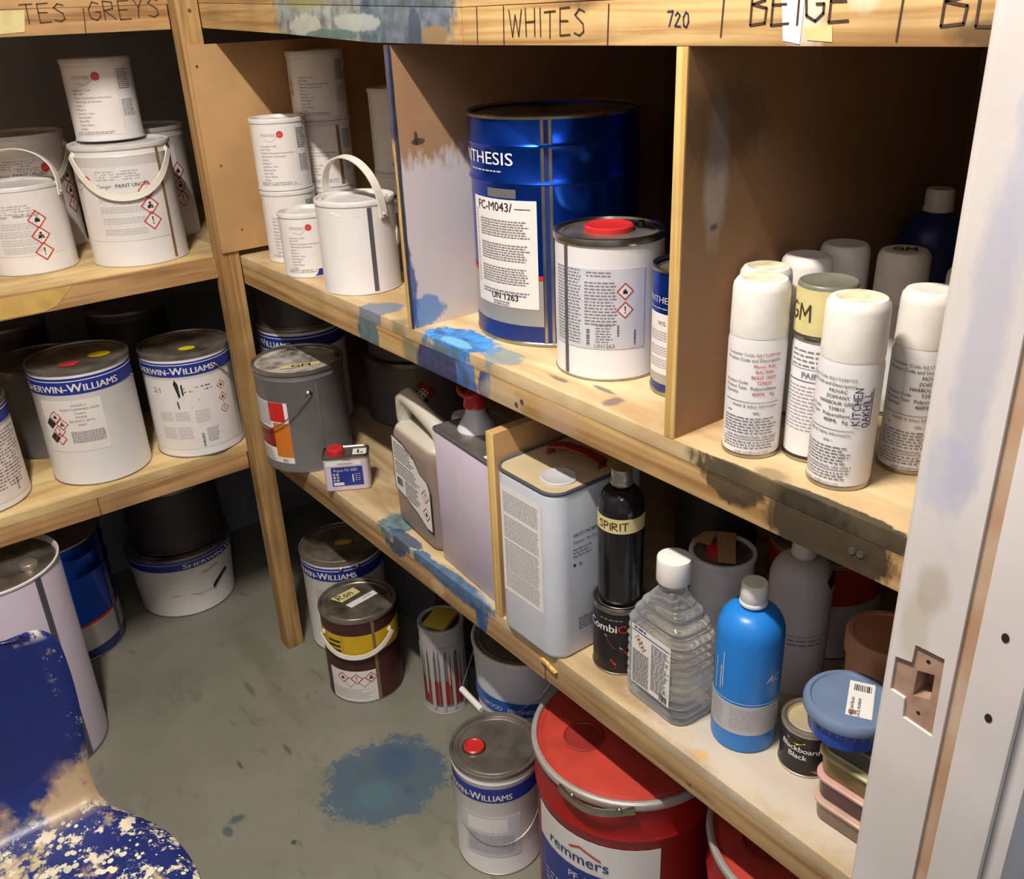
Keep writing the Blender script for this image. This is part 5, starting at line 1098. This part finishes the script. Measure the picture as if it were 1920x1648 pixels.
# pail in front
lc = (.899,.016,.0006); r = .0890; h = .268
t, az = sw_pail('white blue-banded floor pail with red plug in its lid, beside the red drum', lc, r, h, -38, lid='tin_dull', wd=112, bz=(.74,.87)) 
MB().lathe([(.021,h-.006),(.021,h-.0005),(.0185,h+.001),(.016,h-.001),(0,h-.001)], 26, c=(-.022,-.036)).build('plug', 'red_cap', t)
MB().lathe([(.0245,h-.006),(.0240,h-.0025),(.0212,h-.0022)], 26, c=(-.022,-.036)).build('plug_ring', 'tinplate', t)
lb = label(t, r, az-R(50), az+R(28), .050, .160, 'paper_grey'); p = Print(Cyl(r, az)); p.put(rect2(R(-44)*r,.118,R(10)*r,.154,5), 'paper', .001); p.put(dashes2(R(-44)*r,.110,R(22)*r,.0046,11,.002,seed=290,ragged=.1,wl=(.004,.01)), 'pale_ink', .0012); p.build('lettering', lb)
bail_hang(t, r, az+R(0), .188, .100, .0008, 'wire', off=.003, span=88)
# big red drums
def red_drum(label_txt, loc, r, h, da, lettered):
    t = thing('steel_drum', label_txt, 'drum', loc, 0, 'red drums with clamp rings'); az = face_az(*loc[:2])
    MB().lathe([(r-.006,0),(r-.003,.002),(r-.002,h*.775),(r+.001,h*.79),(r-.002,h*.805),(r-.002,h*.90),(r-.004,h-.012)], 60).build('body', 'red_drum', t)
    MB().lathe([(r-.004,h-.018),(r+.003,h-.017),(r+.0055,h-.010),(r+.0045,h-.003),(r+.001,h),(r-.004,h-.001),(r-.006,h-.006)], 60).build('clamp_ring', 'steel_ring', t)
    MB().lathe([(r-.0055,h-.012),(r-.006,h-.008),(r*.93,h-.010),(r*.90,h-.004),(r*.5,h-.0035),(0,h-.0035)], 60).build('lid', 'red_dust', t)
    MB().lathe([(.037,h-.0046),(.0375,h-.0022),(.034,h-.0012),(.032,h-.0030),(0,h-.0030)], 32, c=(-.040,-.072)).build('plug', 'red_plug', t)
    # lever latch on the ring
    a = az+R(da); pts = []; ups = []
    for i in range(9):
        k = i/8; an = a+R(-22+44*k); q = r+.008+.006*math.sin(PI*min(1,k*1.2)); pts.append((q*math.cos(an), q*math.sin(an), h-.010-.010*math.sin(PI*k))); ups.append((math.cos(an),math.sin(an),0))
    MB().tube(pts, 0, flat=(.014,.004), up=ups).build('latch', 'tinplate', t)
    for k in (-13,14): ear(t, r+.008, a+R(k), h-.012, 'tinplate', .006)
    if lettered:
        lb = label(t, r-.0015, az-R(66), az+R(20), .075, .310, 'white'); p = Print(Cyl(r-.0015, az))
        p.put(rect2(R(-66)*r, .075, R(20)*r, .234, 12), 'sw_blue', .0014)
        p.text('remmers', R(-31)*r, .249, .035, 'navy_ink', .006, off=.0018); p.put(stroke2([(R(-35)*r,.280),(R(-28)*r,.289),(R(-15)*r,.273)], .0040, 6), 'red_ink', .0018)
        p.text('PF-430', R(-26)*r, .205, .022, 'paper', .004, off=.0022); p.put(dashes2(R(-58)*r,.17,R(-34)*r,.012,6,.0045,seed=300,wl=(.008,.018)), 'grey_plastic', .0018); p.put(rect2(R(-2)*r,.128,R(4)*r,.134,2), 'paper', .0018); p.put(dashes2(R(6)*r,.134,R(24)*r,.008,2,.003,seed=301), 'grey_plastic', .0018); p.build('lettering', lb)
    return t
red_drum('big red drum with white and blue label, half under the rack', (1.161,.129,.0006), .170, .422, -18, True)
red_drum('second red drum at the right end under the rack, mostly hidden by the shelf', (1.512,.192,.0006), .163, .42, 150, False)

# ------------------------------------------------------------------ blue shell chair
def chair_mat():
    m, nt, b = newmat('blue_polypropylene_with_paint_splatter'); N = nt.nodes; L = nt.links
    tc = N.new('ShaderNodeTexCoord'); P = tc.outputs['Object']
    def noise(sc, det=4, rough=.6, dist=0.0):
        n = N.new('ShaderNodeTexNoise'); n.inputs['Scale'].default_value = sc; n.inputs['Detail'].default_value = det; n.inputs['Roughness'].default_value = rough; n.inputs['Distortion'].default_value = dist; L.new(P, n.inputs['Vector']); return n.outputs['Fac']
    def rng(s, a, b_, t0=0, t1=1):
        r_ = N.new('ShaderNodeMapRange'); r_.inputs['From Min'].default_value = a; r_.inputs['From Max'].default_value = b_; r_.inputs['To Min'].default_value = t0; r_.inputs['To Max'].default_value = t1; L.new(s, r_.inputs['Value']); return r_.outputs[0]
    def mix(f, a, c):
        x = N.new('ShaderNodeMix'); x.data_type = 'RGBA'; L.new(f, x.inputs['Factor']); L.new(a, x.inputs['A']); x.inputs['B'].default_value = lin(c); return x.outputs['Result']
    def mul(a, b_):
        q = N.new('ShaderNodeMath'); q.operation = 'MULTIPLY'; L.new(a, q.inputs[0]); L.new(b_, q.inputs[1]); return q.outputs[0]
    cr = N.new('ShaderNodeValToRGB'); cr.color_ramp.elements[0].color = lin((20,31,88)); cr.color_ramp.elements[1].color = lin((30,48,120)); L.new(noise(8), cr.inputs['Fac']); c = cr.outputs['Color']
    # seat region mask: x (object space) grows towards the front edge
    sp = N.new('ShaderNodeSeparateXYZ'); L.new(P, sp.inputs[0])
    seat = rng(sp.outputs['X'], .02, .06); 
    zlow = rng(sp.outputs['Z'], .44, .40)
    region = mul(seat, zlow)
    right = rng(sp.outputs['Y'], -.06, .10)
    vo = N.new('ShaderNodeTexVoronoi'); vo.inputs['Scale'].default_value = 70; vo.inputs['Randomness'].default_value = 1; L.new(P, vo.inputs['Vector'])
    sz = rng(noise(14, 2), .38, .62, .05, .48); lt = N.new('ShaderNodeMath'); lt.operation = 'LESS_THAN'; L.new(vo.outputs['Distance'], lt.inputs[0]); L.new(sz, lt.inputs[1])
    patch = mul(rng(noise(7, 6, .7, .8), .50, .58), region)
    c = mix(mul(patch, rng(noise(50, 3), .40, .50)), c, (196,178,140))
    c = mix(mul(rng(noise(9, 5, .7, 1.2), .60, .66), region), c, (150,96,84))
    c = mix(mul(mul(lt.outputs[0], region), right), c, (232,222,190))
    c = mix(mul(rng(noise(26, 5, .75), .55, .59), region), c, (224,214,190))
    bend = mul(rng(sp.outputs['X'], .004, .014), rng(sp.outputs['X'], .075, .045)); c = mix(mul(bend, rng(noise(12, 5), .44, .56)), c, (176,150,118))
    edge = mul(rng(noise(20, 6, .8), .57, .61), rng(sp.outputs['Y'], .125, .158)); c = mix(edge, c, (190,180,150))
    topw = mul(rng(noise(18, 5, .8), .52, .58), rng(sp.outputs['Z'], .690, .708)); c = mix(topw, c, (214,206,196))
    L.new(c, b.inputs['Base Color']); b.inputs['Roughness'].default_value = .38
    bp = N.new('ShaderNodeBump'); bp.inputs['Strength'].default_value = .3; bp.inputs['Distance'].default_value = .002; L.new(noise(26, 5, .75), bp.inputs['Height']); L.new(bp.outputs['Normal'], b.inputs['Normal'])
    return m
MT['chair'] = chair_mat()
CH = thing('shell_chair', 'blue plastic shell chair spattered with dried paint in the bottom left corner', 'chair', (.622,-.805,0), 0)
# profile (x forward, z up) of the shell, from the top of the back to the front lip; half width along it
PROF = [(x, z-.022*(i > 8)-.012*(6 < i < 9), w_) for i, (x, z, w_) in enumerate([(-.030,.712,.085),(-.034,.711,.118),(-.033,.700,.146),(-.029,.672,.161),(-.024,.625,.164),(-.017,.570,.163),(-.009,.515,.158),(.000,.468,.150),(.014,.432,.145),(.038,.410,.147),(.075,.402,.166),(.125,.400,.196),(.180,.402,.216),(.250,.406,.225),(.320,.410,.223),(.370,.406,.210),(.392,.392,.192),(.398,.376,.178)])]
def shell(i0, i1, name):
    mb = MB(); nw = 28; V = []; F = []; SUB = 3
    def cat(t):
        i = min(int(t), len(PROF)-2); f = t-i; P = [PROF[min(max(i+k, 0), len(PROF)-1)] for k in (-1,0,1,2)]
        return [.5*(2*P[1][j]+(P[2][j]-P[0][j])*f+(2*P[0][j]-5*P[1][j]+4*P[2][j]-P[3][j])*f*f+(3*P[1][j]-P[0][j]-3*P[2][j]+P[3][j])*f**3) for j in range(3)]
    def pt(t, k, dn):
        x, z, hw = cat(t); s = -1+2*k/nw; e = abs(s)
        a = cat(max(t-.3, 0)); c = cat(min(t+.3, len(PROF)-1.001)); tx, tz = c[0]-a[0], c[1]-a[1]; l = math.hypot(tx, tz) or 1; nx, nz = -tz/l, tx/l
        w = min(1, max(0, (t-7)/4)); w = w*w*(3-2*w)
        back = .020*e**2.4-.012*max(0, e-.9)/.1; seat = .012*e**2.4-.022*(max(0, e-.82)/.18)**1.6
        q = back*(1-w)+seat*w-dn
        return (x+nx*q, hw*s, z+nz*q)
    ts = [i0+i/SUB for i in range((i1-i0)*SUB+1)]; n = len(ts)
    for dn in (0, .0045):
        for t in ts:
            for k in range(nw+1): V.append(pt(min(t, len(PROF)-1.001), k, dn))
    w1 = nw+1; o = n*w1
    for i in range(n-1):
        for k in range(nw):
            a = i*w1+k; F += [(a, a+1, a+1+w1, a+w1), (o+a, o+a+w1, o+a+1+w1, o+a+1)]
        for k in (0, nw): a = i*w1+k; F.append((a, a+w1, o+a+w1, o+a))
    for k in range(nw):
        F.append((k, o+k, o+k+1, k+1)); a = (n-1)*w1+k; F.append((a, a+1, o+a+1, o+a))
    return mb.add(V, F).build(name, 'chair', CH)
shell(0, 8, 'backrest'); shell(8, len(PROF)-1, 'seat')
for s in (-1, 1):
    MB().tube([(.31,s*.16,.366),(.325,s*.18,.33),(.35,s*.205,.012)], .0095, 12).build('leg', 'chair_metal', CH)
    MB().tube([(.07,s*.12,.358),(.05,s*.15,.33),(.0,s*.205,.012)], .0095, 12).build('leg', 'chair_metal', CH)
    for x in (.351,-.001): MB().lathe([(.012,.0006),(.013,.003),(.013,.022),(.011,.025)], 14, c=(x,s*.2055)).build('foot_cap', 'ink', CH)
    MB().tube([(.07,s*.12,.358),(.2,s*.15,.360),(.31,s*.16,.366)], .009, 10).build('seat_rail', 'chair_metal', CH)
# ceiling fitting that carries the tube lamp
cl = thing('ceiling_light', 'slim fluorescent batten under the ceiling above the aisle', 'light', (1.33,-.86,2.82))
MB().box((-.30,-.03,.045),(.30,.03,.0985)).build('housing', 'white', cl, bevel=.004)
MT['tube'] = None
m, nt, b = newmat('lit_tube'); b.inputs['Emission Color'].default_value = (1,.94,.82,1); b.inputs['Emission Strength'].default_value = 4; MT['tube'] = m
MB().tube([(-.27,0,.022),(.27,0,.022)], .012, 12).build('tube', 'tube', cl)
